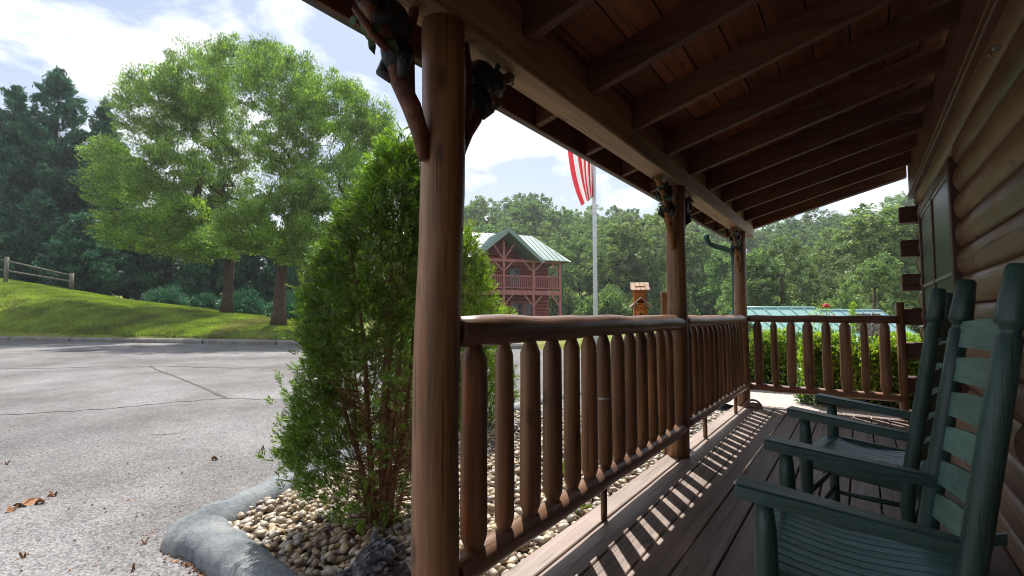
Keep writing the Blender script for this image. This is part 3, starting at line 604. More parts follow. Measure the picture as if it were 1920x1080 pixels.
# ------------------------------------------------------------------ carved bear brackets
def bracket(y, sgn, lab, big=True, colr='branch'):
    """curved carved branch rising from post to beam, small black bear hugging it, leaves; local: x across, y outwards along the beam"""
    o = empty('bear_bracket', (PX, y + sgn * .066, 1.47)); o.rotation_euler = (0, 0, 0 if sgn > 0 else math.pi)
    tag(o, lab, 'bracket', 'carved bear brackets under the beam')
    b = MB(); P = [(0, .004, .0), (0, .022, .08), (0, .055, .15), (.004, .10, .21), (0, .13, .28), (-.006, .18, .34), (0, .25, .405), (0, .32, .445)]
    b.tube(P, [.016, .026, .030, .027, .026, .024, .022, .018], 12, None, True, .05)
    b.tube([(0, .06, .16), (.02, .045, .22), (.016, .05, .30), (.005, .06, .38), (0, .05, .45)], [.016, .016, .014, .014, .016], 10, None, True, .05)
    b.tube([(0, .14, .28), (-.02, .22, .29), (-.02, .28, .33)], [.014, .012, .007], 8, None, True, .06); b.build('branch', M[colr], o)
    b = MB()
    b.ell((0, .135, .365), (.048, .060, .072), None, Matrix.Rotation(R(-35), 3, 'X'), 14, 10, .03)
    b.ell((0, .115, .285), (.044, .050, .055), None, None, 14, 10, .03)
    b.ell((0, .215, .395), (.036, .040, .036), None, None, 14, 10, .02)
    b.ell((0, .253, .385), (.017, .026, .016), None, None, 10, 8)
    for sx in (-1, 1):
        b.ell((sx * .026, .200, .428), (.013, .008, .014), None, None, 8, 6)
        b.tube([(sx * .035, .15, .38), (sx * .045, .19, .34), (sx * .022, .215, .33)], [.020, .017, .013], 8)
        b.tube([(sx * .034, .11, .28), (sx * .045, .13, .235), (sx * .02, .115, .215)], [.024, .019, .014], 8)
    b.build('bear_figure', M['blackbear'], o)
    for i in range(9):
        tt = random.random(); p = (Vector((0, .14, .28)).lerp(Vector((-.022, .28, .33)), tt) if i < 6 else Vector((0, .27, .40)).lerp(Vector((0, .32, .44)), tt)) + Vector((random.choice((-.024, .024)), 0, random.uniform(-.02, .01)))
        b = MB(); q = Quaternion(Vector((random.random() - .5, random.random() - .5, random.random() - .5)).normalized(), random.uniform(0, 3)).to_matrix()
        vs = [q @ Vector(v) + p for v in ((0, -.028, 0), (.013, -.008, .005), (.011, .012, .005), (0, .030, -.002), (-.011, .012, .005), (-.013, -.008, .005), (0, 0, -.004))]
        b.add(vs, [(0, 1, 6), (1, 2, 6), (2, 3, 6), (3, 4, 6), (4, 5, 6), (5, 0, 6), (0, 6, 1), (0, 5, 4, 3, 2, 1)]); b.build('leaf', M['bleaf'], o)
    return o
bracket(1.10, -1, 'carved branch bracket with climbing black bear, left side of the nearest post')
bracket(1.10, 1, 'carved branch bracket with black bear and green leaves, right side of the nearest post')
bracket(3.54, -1, 'orange and green carved bracket on the left of the middle post', colr='bracketend')
bracket(3.54, 1, 'small dark carved bracket on the right of the middle post')
bracket(5.89, -1, 'orange carved bracket on the far corner post', colr='bracketend')

# ------------------------------------------------------------------ rocking chairs
def chair(loc, rz_, lab, rock=0.0):
    o = empty('rocking_chair', loc, rz_); tag(o, lab, 'rocking chair', 'green wooden rocking chairs on the porch')
    # local: +x front, y width
    W1, W2 = .242, .245
    fx = .165; bx = -.158
    def back(z): return bx - .012 - (z - .42) * .155 if z > .3 else bx - .0 + (.3 - z) * -.03
    for s in (-1, 1):
        b = MB(); b.tube([(fx, s * W1, .055), (fx, s * W1, .12), (fx, s * W1, .2), (fx, s * W1, .30), (fx, s * W1, .40), (fx, s * W1, .50), (fx, s * W1, .585)], [.017, .021, .019, .023, .025, .023, .015], 14); b.build('front_leg', M['chair'], o)
        b = MB(); zz = [.055, .13, .30, .42, .60, .80, .955, .962, .972, .980, .99, 1.085, 1.092]
        rr = [.015, .020, .022, .0235, .0235, .0225, .0205, .016, .016, .025, .026, .0205, .016]
        b.tube([(back(z), s * W2, z) for z in zz], rr, 16); b.build('back_post', M['chair'], o)
        # rocker
        b = MB(); K = 18; vs = []; fs = []
        for k in range(K + 1):
            t = -1 + 2 * k / K; x = -.030 + t * .385; z = .0 + .085 * t * t + (.004)
            vs += [(x, s * .237 - .013, z), (x, s * .237 + .013, z), (x, s * .237 + .013, z + .045), (x, s * .237 - .013, z + .045)]
        for k in range(K):
            for q in range(4): fs.append((k * 4 + q, k * 4 + (q + 1) % 4, k * 4 + 4 + (q + 1) % 4, k * 4 + 4 + q))
        fs += [(0, 3, 2, 1), (K * 4, K * 4 + 1, K * 4 + 2, K * 4 + 3)]; b.add(vs, fs); b.build('rocker', M['chairx'], o)
        # arm: flat tapering board
        b = MB(); prof = [(.222, .036), (.217, .040), (.16, .041), (.10, .036), (.0, .030), (-.12, .024), (-.186, .017)]; vs = []; fs = []
        for i, (x, w) in enumerate(prof):
            zc_ = .600 - .052 * (.27 - x) / .48 ; y = s * (W1 + .002 - .010 * (.27 - x) / .48)
            vs += [(x, y - w, zc_ - .018), (x, y + w, zc_ - .018), (x, y + w, zc_ + .009), (x, y + w - .005, zc_ + .013), (x, y - w + .005, zc_ + .013), (x, y - w, zc_ + .009)]
        for i in range(len(prof) - 1):
            for q in range(6): fs.append((i * 6 + q, i * 6 + (q + 1) % 6, i * 6 + 6 + (q + 1) % 6, i * 6 + 6 + q))
        fs += [(0, 1, 2, 3, 4, 5), tuple(range((len(prof) - 1) * 6, len(prof) * 6))[::-1]]; b.add(vs, fs); b.build('arm', M['chairx'], o)
        for z in (.15, .235):
            b = MB(); b.tube([(fx, s * W1, z), (0, s * (W1 + W2) / 2, z), (back(z), s * W2, z)], [.009, .012, .009], 10); b.build('side_stretcher', M['chairx'], o)
        b = MB(); b.bar((fx, s * (W1 - .008), .395), (bx, s * (W2 - .008), .37), .022, .05, None, .004); b.build('side_rail', M['chairx'], o)
    for z in (.17, .26):
        b = MB(); b.tube([(fx, -W1, z), (fx, 0, z), (fx, W1, z)], [.009, .012, .009], 10); b.build('front_stretcher', M['chair'], o)
    b = MB(); b.tube([(bx, -W2, .2), (bx, 0, .2), (bx, W2, .2)], [.009, .011, .009], 10); b.build('back_stretcher', M['chair'], o)
    b = MB(); b.bar((fx, -W1, .393), (fx, W1, .393), .022, .045, None, .004); b.build('front_rail', M['chair'], o)
    b = MB(); b.bar((bx, -W2, .365), (bx, W2, .365), .022, .045, None, .004); b.build('back_rail', M['chair'], o)
    # seat slats front to back with a dip
    ns = 11
    for i in range(ns):
        y = -W1 + .018 + (2 * W1 - .036) * (i + .5) / ns; w = (2 * W1 - .036) / ns - .005; b = MB(); vs = []; fs = []; K = 10
        for k in range(K + 1):
            t = k / K; x = fx + .028 - t * .42; z = .425 - .022 * math.sin(math.pi * min(1, t * 1.15)) - .022 * t - (.010 * (1 - t / .08) if t < .08 else 0); yk = y * (1 - .08 * t)
            vs += [(x, yk - w / 2, z - .012), (x, yk + w / 2, z - .012), (x, yk + w / 2, z - .002), (x, yk + w / 2 - .003, z), (x, yk - w / 2 + .003, z), (x, yk - w / 2, z - .002)]
        for k in range(K):
            for q in range(6): fs.append((k * 6 + q, k * 6 + (q + 1) % 6, k * 6 + 6 + (q + 1) % 6, k * 6 + 6 + q))
        fs += [(0, 1, 2, 3, 4, 5), tuple(range(K * 6, K * 6 + 6))[::-1]]; b.add(vs, fs); b.build('seat_slat', M['seat'], o)
    # ladder-back slats, bowed backwards
    for i, zc_ in enumerate((.945, .852, .760, .668, .576, .487)):
        b = MB(); K = 14; vs = []; fs = []; hh = .030 if i else .033
        for k in range(K + 1):
            t = -1 + 2 * k / K; y = t * (W2 - .006); bow = .042 * (1 - t * t); arch = .014 * (1 - t * t)
            for dz_, off in ((-hh, 0), (-hh, .010), (hh + arch, .010), (hh + arch, 0)):
                z = zc_ + dz_; vs.append((back(z) - bow - off + .004, y, z))
        for k in range(K):
            for q in range(4): fs.append((k * 4 + q, k * 4 + (q + 1) % 4, k * 4 + 4 + (q + 1) % 4, k * 4 + 4 + q))
        fs += [(0, 3, 2, 1), (K * 4, K * 4 + 1, K * 4 + 2, K * 4 + 3)]; b.add(vs, fs, None, False); b.build('back_slat', M['slat'], o)
    o.rotation_euler = (0, rock, rz_)
    return o
chair((-.03, 1.52, .002), R(180 + 1), 'nearest dark green ladder back rocking chair, cut by the right edge of the picture')
chair((.005, 2.58, .002), R(180 - 9), 'second dark green rocking chair, standing behind the nearest one by the window', )

# ------------------------------------------------------------------ pebble bed, kerb of the bed
SOILZ = -.215
b = MB(); pl = [(-3.02, 1.25), (-1.16, 1.20), (-1.16, 6.2), (-2.0, 6.6), (-3.3, 6.6), (-3.3, 1.9)]
b.add([(x, y, -.150) for x, y in pl], [tuple(range(len(pl)))]); bed = b.build('pebble_bed', M['bedsoil']); tag(bed, kind='structure')
# cast kerb round the bed (path of its middle line)
kp = [(-1.10, .99), (-1.45, 1.03), (-1.80, 1.08), (-2.15, 1.13), (-2.45, 1.165), (-2.72, 1.17), (-2.89, 1.18), (-2.95, 1.33), (-3.04, 1.56), (-3.14, 1.82), (-3.25, 2.15), (-3.38, 2.6), (-3.46, 3.3), (-3.44, 4.6), (-3.3, 6.2)]
def smooth(P, it=3):
    P = [Vector((*p, 0)) for p in P]
    for _ in range(it):
        Q = [P[0]]
        for a, c in zip(P, P[1:]): Q += [a.lerp(c, .25), a.lerp(c, .75)]
        Q.append(P[-1]); P = Q
    return P
K_ = smooth(kp, 3); b = MB(); vs = []; fs = []
prof = [(-.118, -.30), (-.12, -.17), (-.108, -.115), (-.075, -.078), (-.02, -.064), (.04, -.068), (.08, -.09), (.10, -.13), (.105, -.30)]; n = len(prof)
for i, p in enumerate(K_):
    t = (K_[min(i + 1, len(K_) - 1)] - K_[max(i - 1, 0)]).normalized(); nn = Vector((-t.y, t.x, 0))   # left of travel = outside (towards -Y first)
    wv = 1 + .06 * math.sin(i * .55) + .03 * math.sin(i * 1.7)
    cw_ = math.exp(-(((p.x + 2.90) ** 2 + (p.y - 1.19) ** 2) / .045))
    for (q, z) in prof: vs.append(p + nn * (-q) * wv * (1 + (.42 * cw_ if q < 0 else .25 * cw_)) + Vector((0, 0, z + .006 * math.sin(i * .8 + q * 20) + random.uniform(-.0025, .0025))))
for i in range(len(K_) - 1):
    for k in range(n - 1): fs.append((i * n + k, i * n + k + 1, (i + 1) * n + k + 1, (i + 1) * n + k))
b.add(vs, fs, None, True); M['kerb2'] = noisy('bluegrey_cast_kerb', [(0.085, 0.10, 0.115), (0.185, 0.205, 0.22), (0.27, 0.275, 0.27)], 3.2, 0.75, 0.9, 0.012, fine=38, finemix=.3)
o = b.build('bed_kerb', M['kerb2']); tag(o, 'thick rounded blue grey concrete kerb curving round the pebble bed', 'kerb')

# pebbles
def pebble_data(seed):
    rs = np.random.RandomState(seed); b = MB(); b.ell((0, 0, 0), (1, .72 + .12 * rs.rand(), .48 + .12 * rs.rand()), None, None, 8, 5)
    v = np.array(b.v); v += .15 * np.sin(v[:, [1, 2, 0]] * 2.3 + seed) + .05 * np.sin(v[:, [2, 0, 1]] * 5.1 + seed * 2); b.v = [tuple(q) for q in v]
    ob = b.build('peb', M['pebble']); me = ob.data; bpy.data.objects.remove(ob); return me
pds = [pebble_data(s) for s in range(8)]
bigs = []; rs = np.random.RandomState(3)
from mathutils.kdtree import KDTree
def inside(x, y):
    if y < 1.20 + .02 * 0 or x > -1.175: return False
    if y < 1.28 and x < -2.7: return False
    lim = np.interp(y, [1.2, 1.4, 1.7, 2.0, 2.5, 3.3, 4.6, 6.2], [-2.78, -2.93, -3.08, -3.19, -3.29, -3.33, -3.31, -3.2])
    return x > lim
pe = []
step = .040; yy = 1.16
while yy < 6.3:
    xx = -3.4
    while xx < -1.17:
        x = xx + rs.uniform(-.02, .02); y = yy + rs.uniform(-.02, .02)
        if inside(x, y): pe.append((x, y, -.148 + rs.uniform(0, .022), rs.uniform(.015, .026) + .014 * rs.rand() ** 3))
        xx += step
    yy += step
    if yy > 3.2: step = .06
for _ in range(900):                                           # second loose layer
    x = rs.uniform(-3.2, -1.2); y = rs.uniform(1.22, 3.6)
    if inside(x, y): pe.append((x, y, -.118 + rs.uniform(0, .012), rs.uniform(.018, .031)))
pe.sort(key=lambda p: -p[3] / math.hypot(p[0], p[1]) if (p[0] * RV.x + p[1] * RV.y) / (p[0] * FV.x + p[1] * FV.y) > -0.95 and (p[0] * RV.x + p[1] * RV.y) / (p[0] * FV.x + p[1] * FV.y) < -.25 and 1.13 / (p[0] * FV.x + p[1] * FV.y) < .5378 else 9)
SV = [np.array([v.co[:] for v in m.vertices]) for m in pds]; SF = [np.array([list(f.vertices) for f in m.polygons]) for m in pds]
for i, (x, y, z, s) in enumerate(pe[:300]):
    link('stone', pds[i % 8], bed, (x, y, z), (rs.uniform(-.3, .3), rs.uniform(-.3, .3), rs.uniform(0, 6.28)), (s, s, s))
VV = []; FF = []; off = 0
for i, (x, y, z, s) in enumerate(pe[300:]):
    rot = np.array((Matrix.Rotation(rs.uniform(0, 6.28), 3, 'Z') @ Matrix.Rotation(rs.uniform(-.4, .4), 3, 'X')))
    v = SV[i % 8] @ rot.T * s + np.array([x, y, z]); VV.append(v); FF.append(SF[i % 8] + off); off += len(v)
o = np_mesh('pebbles', np.vstack(VV), np.vstack(FF), M['pebble'], bed, smooth=True); tag(o, kind='stuff')

n = 1500; q = np.stack([rs.uniform(-3.2, -1.18, n), 1.2 + 3.4 * rs.rand(n) ** 1.4, rs.uniform(-.135, -.105, n)], 1); q = q[[inside(a, c) for a, c in q[:, :2]]]; nq = len(q)
q2 = np.array([-2.14, 1.78, -.11]) + rs.normal(size=(900, 3)) * [.22, .22, .012]; q = np.vstack([q, q2]); nq = len(q)
ln = rs.uniform(.01, .035, nq); o = leaves('needle_litter', q, rs.normal(size=(nq, 3)) * [1, 1, .15], ln, .0035 + .2 * ln * (rs.rand(nq) < .2), M['dryleaf'], bed, rs); tag(o, kind='stuff')
# patio beyond the deck and the round ornament
b = MB(); b.add([(-3.2, 6.2, -.16), (-1.16, 6.035, -.16), (3, 6.2, -.16), (3, 9, -.16), (-3.2, 12, -.16)], [(0, 1, 2, 3, 4)])
b.add([(-1.20, 6.045, -.035), (.6, 6.045, -.035), (.6, 7.0, -.035), (-.2, 7.3, -.035), (-2.4, 7.6, -.035), (-2.4, 6.9, -.035)], [(0, 1, 2, 3, 4, 5)]); tag(b.build('patio', M['paver']), kind='structure')
b = MB(); K = 20
for r0, r1, m_ in ((.092, .074, M['terra']), (.058, .046, M['terra'])):
    vs = []
    for k in range(K + 1):
        a = math.pi * k / K
        for rr_, yy in ((r0, -.012), (r1, -.012), (r1, .012), (r0, .012)): vs.append((rr_ * math.cos(a), yy, rr_ * math.sin(a)))
    fs = [(k * 4 + q, k * 4 + (q + 1) % 4, k * 4 + 4 + (q + 1) % 4, k * 4 + 4 + q) for k in range(K) for q in range(4)] + [(0, 3, 2, 1), (K * 4, K * 4 + 1, K * 4 + 2, K * 4 + 3)]
    b.add(vs, fs, m_, False)
b.box((0, 0, .008), (.19, .05, .016), M['terra']); b.box((0, .004, .03), (.14, .006, .05), M['paver'])
o = b.build('arched_ornament', M['terra'], None, (-.955, 5.80, .001)); o.rotation_euler = (0, 0, R(15)); tag(o, 'small brown half round ornament on the deck beside the far corner post', 'ornament')

# ------------------------------------------------------------------ bear statues by the near post
def bear(loc, rzv, s, lab, face=True):
    o = empty('bear_statue', loc, rzv); tag(o, lab, 'statue'); b = MB()
    # local +x = nose direction; sitting bear
    for c, r in (((-.10, 0, .10), (.13, .125, .115)), ((-.07, 0, .19), (.105, .10, .11)), ((-.02, 0, .265), (.085, .080, .075))): b.ell([q * s for q in c], [q * s for q in r], None, None, 28, 20, .055)
    for sy in (-1, 1):
        b.tube([(.0, sy * .075 * s, .21 * s), (.06 * s, sy * .085 * s, .12 * s), (.10 * s, sy * .07 * s, .02 * s)], [.045 * s, .036 * s, .030 * s], 14, None, True, .06)
        b.tube([(-.10 * s, sy * .10 * s, .07 * s), (.02 * s, sy * .13 * s, .07 * s), (.11 * s, sy * .13 * s, .03 * s)], [.065 * s, .055 * s, .036 * s], 14, None, True, .06)
        b.ell((.13 * s, sy * .13 * s, .035 * s), (.035 * s, .034 * s, .042 * s), None, None, 12, 8, .05)
    b.build('body', M['bearstat'], o)
    h = MB(); hc = Vector((.04, 0, .335)) * s; rot = Matrix.Rotation(R(16), 3, 'Y')
    h.ell(hc, (.098 * s, .088 * s, .080 * s), None, rot, 30, 22, .045)
    h.ell(hc + rot @ Vector((.105, 0, -.018)) * s, (.062 * s, .040 * s, .036 * s), None, rot, 18, 12, .02)
    h.ell(hc + rot @ Vector((.162, 0, -.008)) * s, (.015 * s, .018 * s, .013 * s), None, rot, 10, 8)
    # fur locks running back over the crown
    for i in range(170):
        ph = random.uniform(-1.5, 1.5); th_ = random.uniform(-1.2, .9); d0 = Vector((math.sin(th_), math.cos(th_) * math.sin(ph), math.cos(th_) * math.cos(ph)))
        p = hc + rot @ Vector((d0.x * .096, d0.y * .087, d0.z * .079)) * s; bk = rot @ Vector((-.9, d0.y * .5, -.15)) * s * .030
        h.tube([p, p + bk * .6 + rot @ d0 * .006 * s, p + bk * 1.2], [.0075 * s, .006 * s, .001 * s], 5)
    h.build('head', M['bearstat'], o)
    for sy in (-1, 1):
        e = MB(); c = hc + rot @ Vector((-.035, sy * .072, .062)) * s; e.ell(c, (.018 * s, .034 * s, .034 * s), None, Matrix.Rotation(R(sy * -25), 3, 'X'), 16, 10, .02)
        e.ell(c + rot @ Vector((.009, 0, .002)) * s, (.008 * s, .019 * s, .020 * s), M['blackbear'], Matrix.Rotation(R(sy * -25), 3, 'X'), 12, 8); e.build('ear', M['bearstat'], o)
        e = MB(); c = hc + rot @ Vector((.072, sy * .040, .030)) * s; e.ell(c, (.009 * s,) * 3, None, None, 10, 8); e.build('eye', M['glass'], o)
    return o
bear((-1.365, 1.165, -.15), R(254), .86, 'black bear statue at the foot of the nearest log post')
bear((-1.545, 1.15, -.15), R(205), .50, 'smaller black bear cub statue left of the big bear, only its head in the picture')

# ------------------------------------------------------------------ arborvitae
def sprays(P, D, S, rng, nl=26, wid=.20):
    """flat fans of scale-leaf twigs; P base, D direction, S size -> leaf centre/dir arrays"""
    n = len(P); D = unit(D); side = unit(np.cross(D, rng.normal(size=(n, 3)))); ctr = []; dr = []; ln = []
    for k in range(nl):
        f = (k + .7) / nl; sg = 1 if k % 2 else -1; a = .95 * (1 - f * .55)
        dd = unit(D * math.cos(a) + side * sg * math.sin(a) + rng.normal(scale=.14, size=(n, 3)))
        l = S * (.55 - .30 * abs(f - .35)) * rng.uniform(.7, 1.2, n)
        base = P + D * (S * f * .9)[:, None]; ctr.append(base + dd * (l * .5)[:, None]); dr.append(dd); ln.append(l)
    return np.vstack(ctr), np.vstack(dr), np.concatenate(ln)
def arborvitae(base, H, prof, lab, leafm, nsp, sz, seed, stems, leftbias=0.0, group=None, inner=True, bare=None):
    rng = np.random.RandomState(seed); o = empty('arborvitae', base); tag(o, lab, 'shrub', group)
    # prof: list of (z, left r, right r) in metres relative to base, in the camera-right direction
    zs = np.array([p[0] for p in prof]); lf = np.array([p[1] for p in prof]); rt = np.array([p[2] for p in prof])
    B = []; 
    # tufts: groups of sprays making upright plumes
    nt_ = nsp // 9; z = zs[0] + (zs[-1] - zs[0]) * rng.beta(1.15, 1.35, nt_); th_ = rng.uniform(0, 2 * np.pi, nt_)
    l = np.interp(z, zs, lf); r = np.interp(z, zs, rt); cx = (r - l) / 2; ax = (r + l) / 2; ay = np.maximum(.06, ax * .85)
    q = np.where(rng.rand(nt_) < .80, rng.uniform(.80, 1.0, nt_), rng.uniform(.35, .8, nt_)) * (1 + .11 * np.sin(th_ * 3 + z * 7) + .10 * np.sin(th_ * 5 - z * 13))
    lx = cx + np.cos(th_) * ax * q; ly = np.sin(th_) * ay * q
    keep = np.ones(nt_, bool)
    if bare: keep = ~np.array([bare(a, b_, c_, rng) for a, b_, c_ in zip(lx, ly, z)])
    lx, ly, z, th_, ax, ay = [v[keep] for v in (lx, ly, z, th_, ax, ay)]
    Rv = np.array(RV); Fv = np.array(FV)
    T = lx[:, None] * Rv + ly[:, None] * Fv + z[:, None] * np.array([0, 0, 1.])
    out = np.cos(th_)[:, None] * Rv + np.sin(th_)[:, None] * Fv
    P = np.repeat(T, 9, 0) + rng.normal(scale=sz * .62, size=(len(T) * 9, 3)) * np.array([1, 1, 1.35]); O_ = np.repeat(out, 9, 0)
    D = O_ * .75 + np.array([0, 0, 1.0]) * rng.uniform(.2, 1.2, len(P))[:, None] + rng.normal(scale=.38, size=P.shape)
    c, d, l_ = sprays(P, D, sz * rng.uniform(.7, 1.25, len(P)), rng)
    leaves('foliage', c, d, l_, l_ * .17, leafm, o, rng)
    if inner:
        m_ = int(nsp * .22); z = zs[0] + (zs[-1] - zs[0]) * rng.uniform(0, .75, m_); l = np.interp(z, zs, lf); r = np.interp(z, zs, rt); th_ = rng.uniform(0, 6.28, m_); q = rng.uniform(.1, .75, m_)
        P = ((r - l) / 2 + np.cos(th_) * (r + l) / 2 * q)[:, None] * Rv + (np.sin(th_) * (r + l) / 2 * .8 * q)[:, None] * Fv + z[:, None] * np.array([0, 0, 1.])
        c, d, l_ = sprays(P, rng.normal(size=P.shape) + [0, 0, -.2], sz * .7 * rng.uniform(.6, 1.1, m_), rng, 9); leaves('inner_sprays', c, d, l_, l_ * .14, M['arbbrown'], o, rng)
    random.seed(seed); twn = MB()
    for (x0, x1, top, r0, yy) in stems:
        b = MB(); pts = []; rr = []; K = 9
        for k in range(K + 1):
            f = k / K; off = x0 + (x1 - x0) * f ** 1.3 + .012 * math.sin(f * 8 + x1 * 20); fy = yy * (f ** .8) + .012 * math.cos(f * 7 + x1 * 9)
            p = RV * off + FV * fy + Vector((0, 0, top * f)); pts.append(p); rr.append(r0 * (1 - .75 * f) + .002)
        b.tube(pts, rr, 9, None, True, .08); b.build('stem', M['stem'], o)
        for k in range(34):
            f = random.uniform(.06, .92); i = min(K - 1, int(f * K)); p = pts[i].lerp(pts[i + 1], f * K - i); a = random.uniform(0, 6.28); ln = random.uniform(.10, .30) * (1.15 - f * .6) * (H / 2.1)
            dd = RV * math.cos(a) + FV * math.sin(a); m1 = p + dd * ln * .5 + Vector((0, 0, ln * .18)); e1 = p + dd * ln + Vector((0, 0, ln * random.uniform(.4, .9)))
            twn.tube([p, m1, e1], [.0038, .0026, .0012], 4, None, True)
            for _ in range(3):
                g2 = random.uniform(.4, 1); s_ = p.lerp(e1, g2); twn.tube([s_, s_ + Vector((random.uniform(-1, 1), random.uniform(-1, 1), random.uniform(-.2, 1))).normalized() * random.uniform(.03, .1)], [.0018, .0008], 3, None, True)
    tw = twn.build('twigs', M['stem'], o); tag(tw, kind='stuff')
    return o
prof1 = [(.02, .10, .10), (.10, .24, .18), (.22, .38, .22), (.45, .465, .26), (.62, .42, .26), (.80, .42, .27), (.90, .37, .27), (1.0, .425, .26), (1.20, .38, .26), (1.40, .35, .25), (1.47, .28, .24), (1.62, .235, .23), (1.80, .16, .23), (1.88, .08, .21), (1.97, .02, .19), (2.05, -.02, .16), (2.11, -.05, .11)]
def bare1(x, y, z, rng):
    # thin, dead lower right where the stems show
    if z < .95 and x > -.18 and y < .12: return rng.rand() < .93 - .25 * max(0, z - .5)
    if z < 1.5 and x > -.02 and y < .05: return rng.rand() < .55
    if z < .35 and x > -.33: return rng.rand() < .75
    return False
ab = arborvitae(cw(-.708, 2.69, -.15), 2.2, prof1, 'tall conical green arborvitae with bare brown stems low on the right, beside the nearest post', M['arb'], 12500, .056, 21,
           [(0, .10, 2.0, .024, .0), (.03, .02, 1.75, .018, .04), (-.03, -.18, 1.55, .017, -.02), (-.05, -.30, 1.05, .013, -.08), (.06, .20, 1.3, .015, .04), (.02, .16, 1.0, .011, -.08), (-.02, -.12, .9, .010, -.12), (.05, .12, 1.5, .014, -.04), (.09, .24, .8, .009, -.05), (-.08, -.22, .8, .009, .06)], bare=bare1)
prof2 = [(.03, .40, .40), (.3, .50, .50), (.7, .50, .49), (1.1, .45, .44), (1.4, .38, .35), (1.65, .28, .23), (1.85, .15, .13), (2.0, .04, .04)]
arborvitae(cw(-.56, 5.1, -.17), 2.0, prof2, 'shorter yellow green arborvitae half hidden behind the nearest post', M['arby'], 4200, .085, 22, [(0, .05, 1.8, .03, 0), (.02, .2, 1.2, .02, .1), (-.02, -.2, 1.2, .02, -.1)])

# low plants between the stones
for i, (x, y) in enumerate(((-1.75, 3.05), (-1.45, 4.05), (-1.40, 2.55), (-1.52, 4.9), (-1.9, 5.6))):
    rng = np.random.RandomState(50 + i); n = 260; P = rng.normal(scale=.045, size=(n, 3)) * [1, 1, .5] + [0, 0, .05]
    D = P * [1, 1, .3] * 8 + [0, 0, .6]; o = leaves('ground_plant', P, D, rng.uniform(.025, .05, n), rng.uniform(.012, .02, n), M['hedgetop'], None, rng); o.location = (x, y, -.13)
    tag(o, ['small light green weed among the pebbles below the middle of the near railing', 'low green weed in pebbles just past the middle post', 'tiny green weed by the deck edge at the near railing', 'small weed in the pebbles under the far side railing', 'leafy weed near the far end of the pebble bed'][i], 'weed', 'weeds in the pebble bed')

# ------------------------------------------------------------------ birdhouse, stake
bh = empty('birdhouse', (*cw(1.32, 5.0, 0).xy, -.2)); bh.rotation_euler = (0, 0, YAW - R(9)); bh.scale = (.86, .86, 1); tag(bh, 'orange log cabin birdhouse with pale shingle roofs on a pole beyond the railing', 'birdhouse')
b = MB(); b.tube([(0, 0, 0), (0, 0, 1.10)], .028, 12); b.build('pole', M['post'], bh)
b = MB(); b.box((0, 0, 1.115), (.23, .20, .025), None, None, .003); b.build('base_board', M['pine'], bh)
for k in range(9):                                             # lower cabin front, log courses
    z = 1.142 + .0215 * k
    b = MB(); ww = .150 + (.014 if k % 2 else 0)
    if k < 7:
        b.tube([(-ww / 2, -.068, z), (ww / 2, -.068, z)], .0115, 8); b.tube([(-.068, -.085 if k % 2 else -.07, z), (-.068, .07, z)], .0115, 8); b.tube([(.068, -.085 if k % 2 else -.07, z), (.068, .07, z)], .0115, 8)
    else: w2 = .11 - (k - 7) * .05; b.tube([(-w2 / 2, -.068, z), (w2 / 2, -.068, z)], .0115, 8)
    b.build('log', M['pine'], bh)
for s in (-1, 1):                                              # gabled porch roof
    b = MB(); b.bar((0, -.05, 1.375), (s * .125, -.05, 1.275), .17, .012, None, .002, up=(0, 1, 0) if False else (0, 0, 1)); b.build('porch_shingle', M['shake'], bh)
b = MB(); b.tube([(0, -.081, 1.20), (0, -.076, 1.20)], .018, 14); b.build('entrance_hole', M['dbark'], bh)
for k in range(6):
    z = 1.33 + .0215 * k; b = MB(); 
    b.tube([(-.075 - (.01 if k % 2 else 0), .01, z), (.075 + (.01 if k % 2 else 0), .01, z)], .0115, 8); b.tube([(-.065, .0, z), (-.065, .12, z)], .0115, 8); b.tube([(.065, .0, z), (.065, .12, z)], .0115, 8); b.build('log', M['pine'], bh)
for rr_ in range(4):
    for cc in range(4):
        b = MB(); x = -.0825 + cc * .055; b.box((0, 0, 0), (.052, .045, .008), None, None, .001)
        o = b.build('shingle', M['shake'], bh, (x, -.035 + rr_ * .030, 1.465 + rr_ * .019)); o.rotation_euler = (R(33), 0, random.uniform(-.03, .03))
b = MB(); b.box((0, .115, 1.50), (.215, .09, .008), None, Matrix.Rotation(R(-33), 3, 'X')); b.build('rear_roof', M['shake'], bh)
b = MB(); b.box((0, .05, 1.42), (.12, .12, .15)); b.box((0, 0, 1.22), (.125, .13, .16)); b.build('core', M['pine'], bh)
b = MB(); b.box((0, 0, .65), (.064, .04, 1.38), None, None, .006); o = b.build('wooden_stake', M['post'], None, (-1.30, 4.0, -.15)); o.rotation_euler = (0, 0, YAW); tag(o, 'flat dark wooden stake standing behind the railing left of the middle post', 'stake')

# ------------------------------------------------------------------ flagpole and flag
fp = cw((1116.5 - 960) / 911.4 * 14, 14, 0)
b = MB(); b.tube([(0, 0, 0), (0, 0, 4), (0, 0, 7.6)], [.068, .060, .045], 18); o = b.build('flagpole', M['white'], None, (fp.x, fp.y, -.2)); tag(o, 'tall white metal flagpole beyond the railing', 'flagpole')
b = MB(); b.ell((0, 0, 7.66), (.07, .07, .07)); b.build('ball_finial', M['strap'], o)
def cloth(name, col):
    m, t, bb = mat(name); t.nodes.remove(bb)
    d = N('ShaderNodeBsdfDiffuse', t); d.inputs[0].default_value = (*col, 1); tr = N('ShaderNodeBsdfTranslucent', t); tr.inputs[0].default_value = (*col, 1)
    mx = N('ShaderNodeMixShader', t); mx.inputs[0].default_value = .45; L(d.outputs[0], mx.inputs[1]); L(tr.outputs[0], mx.inputs[2]); L(mx.outputs[0], t.nodes['Material Output'].inputs[0]); return m
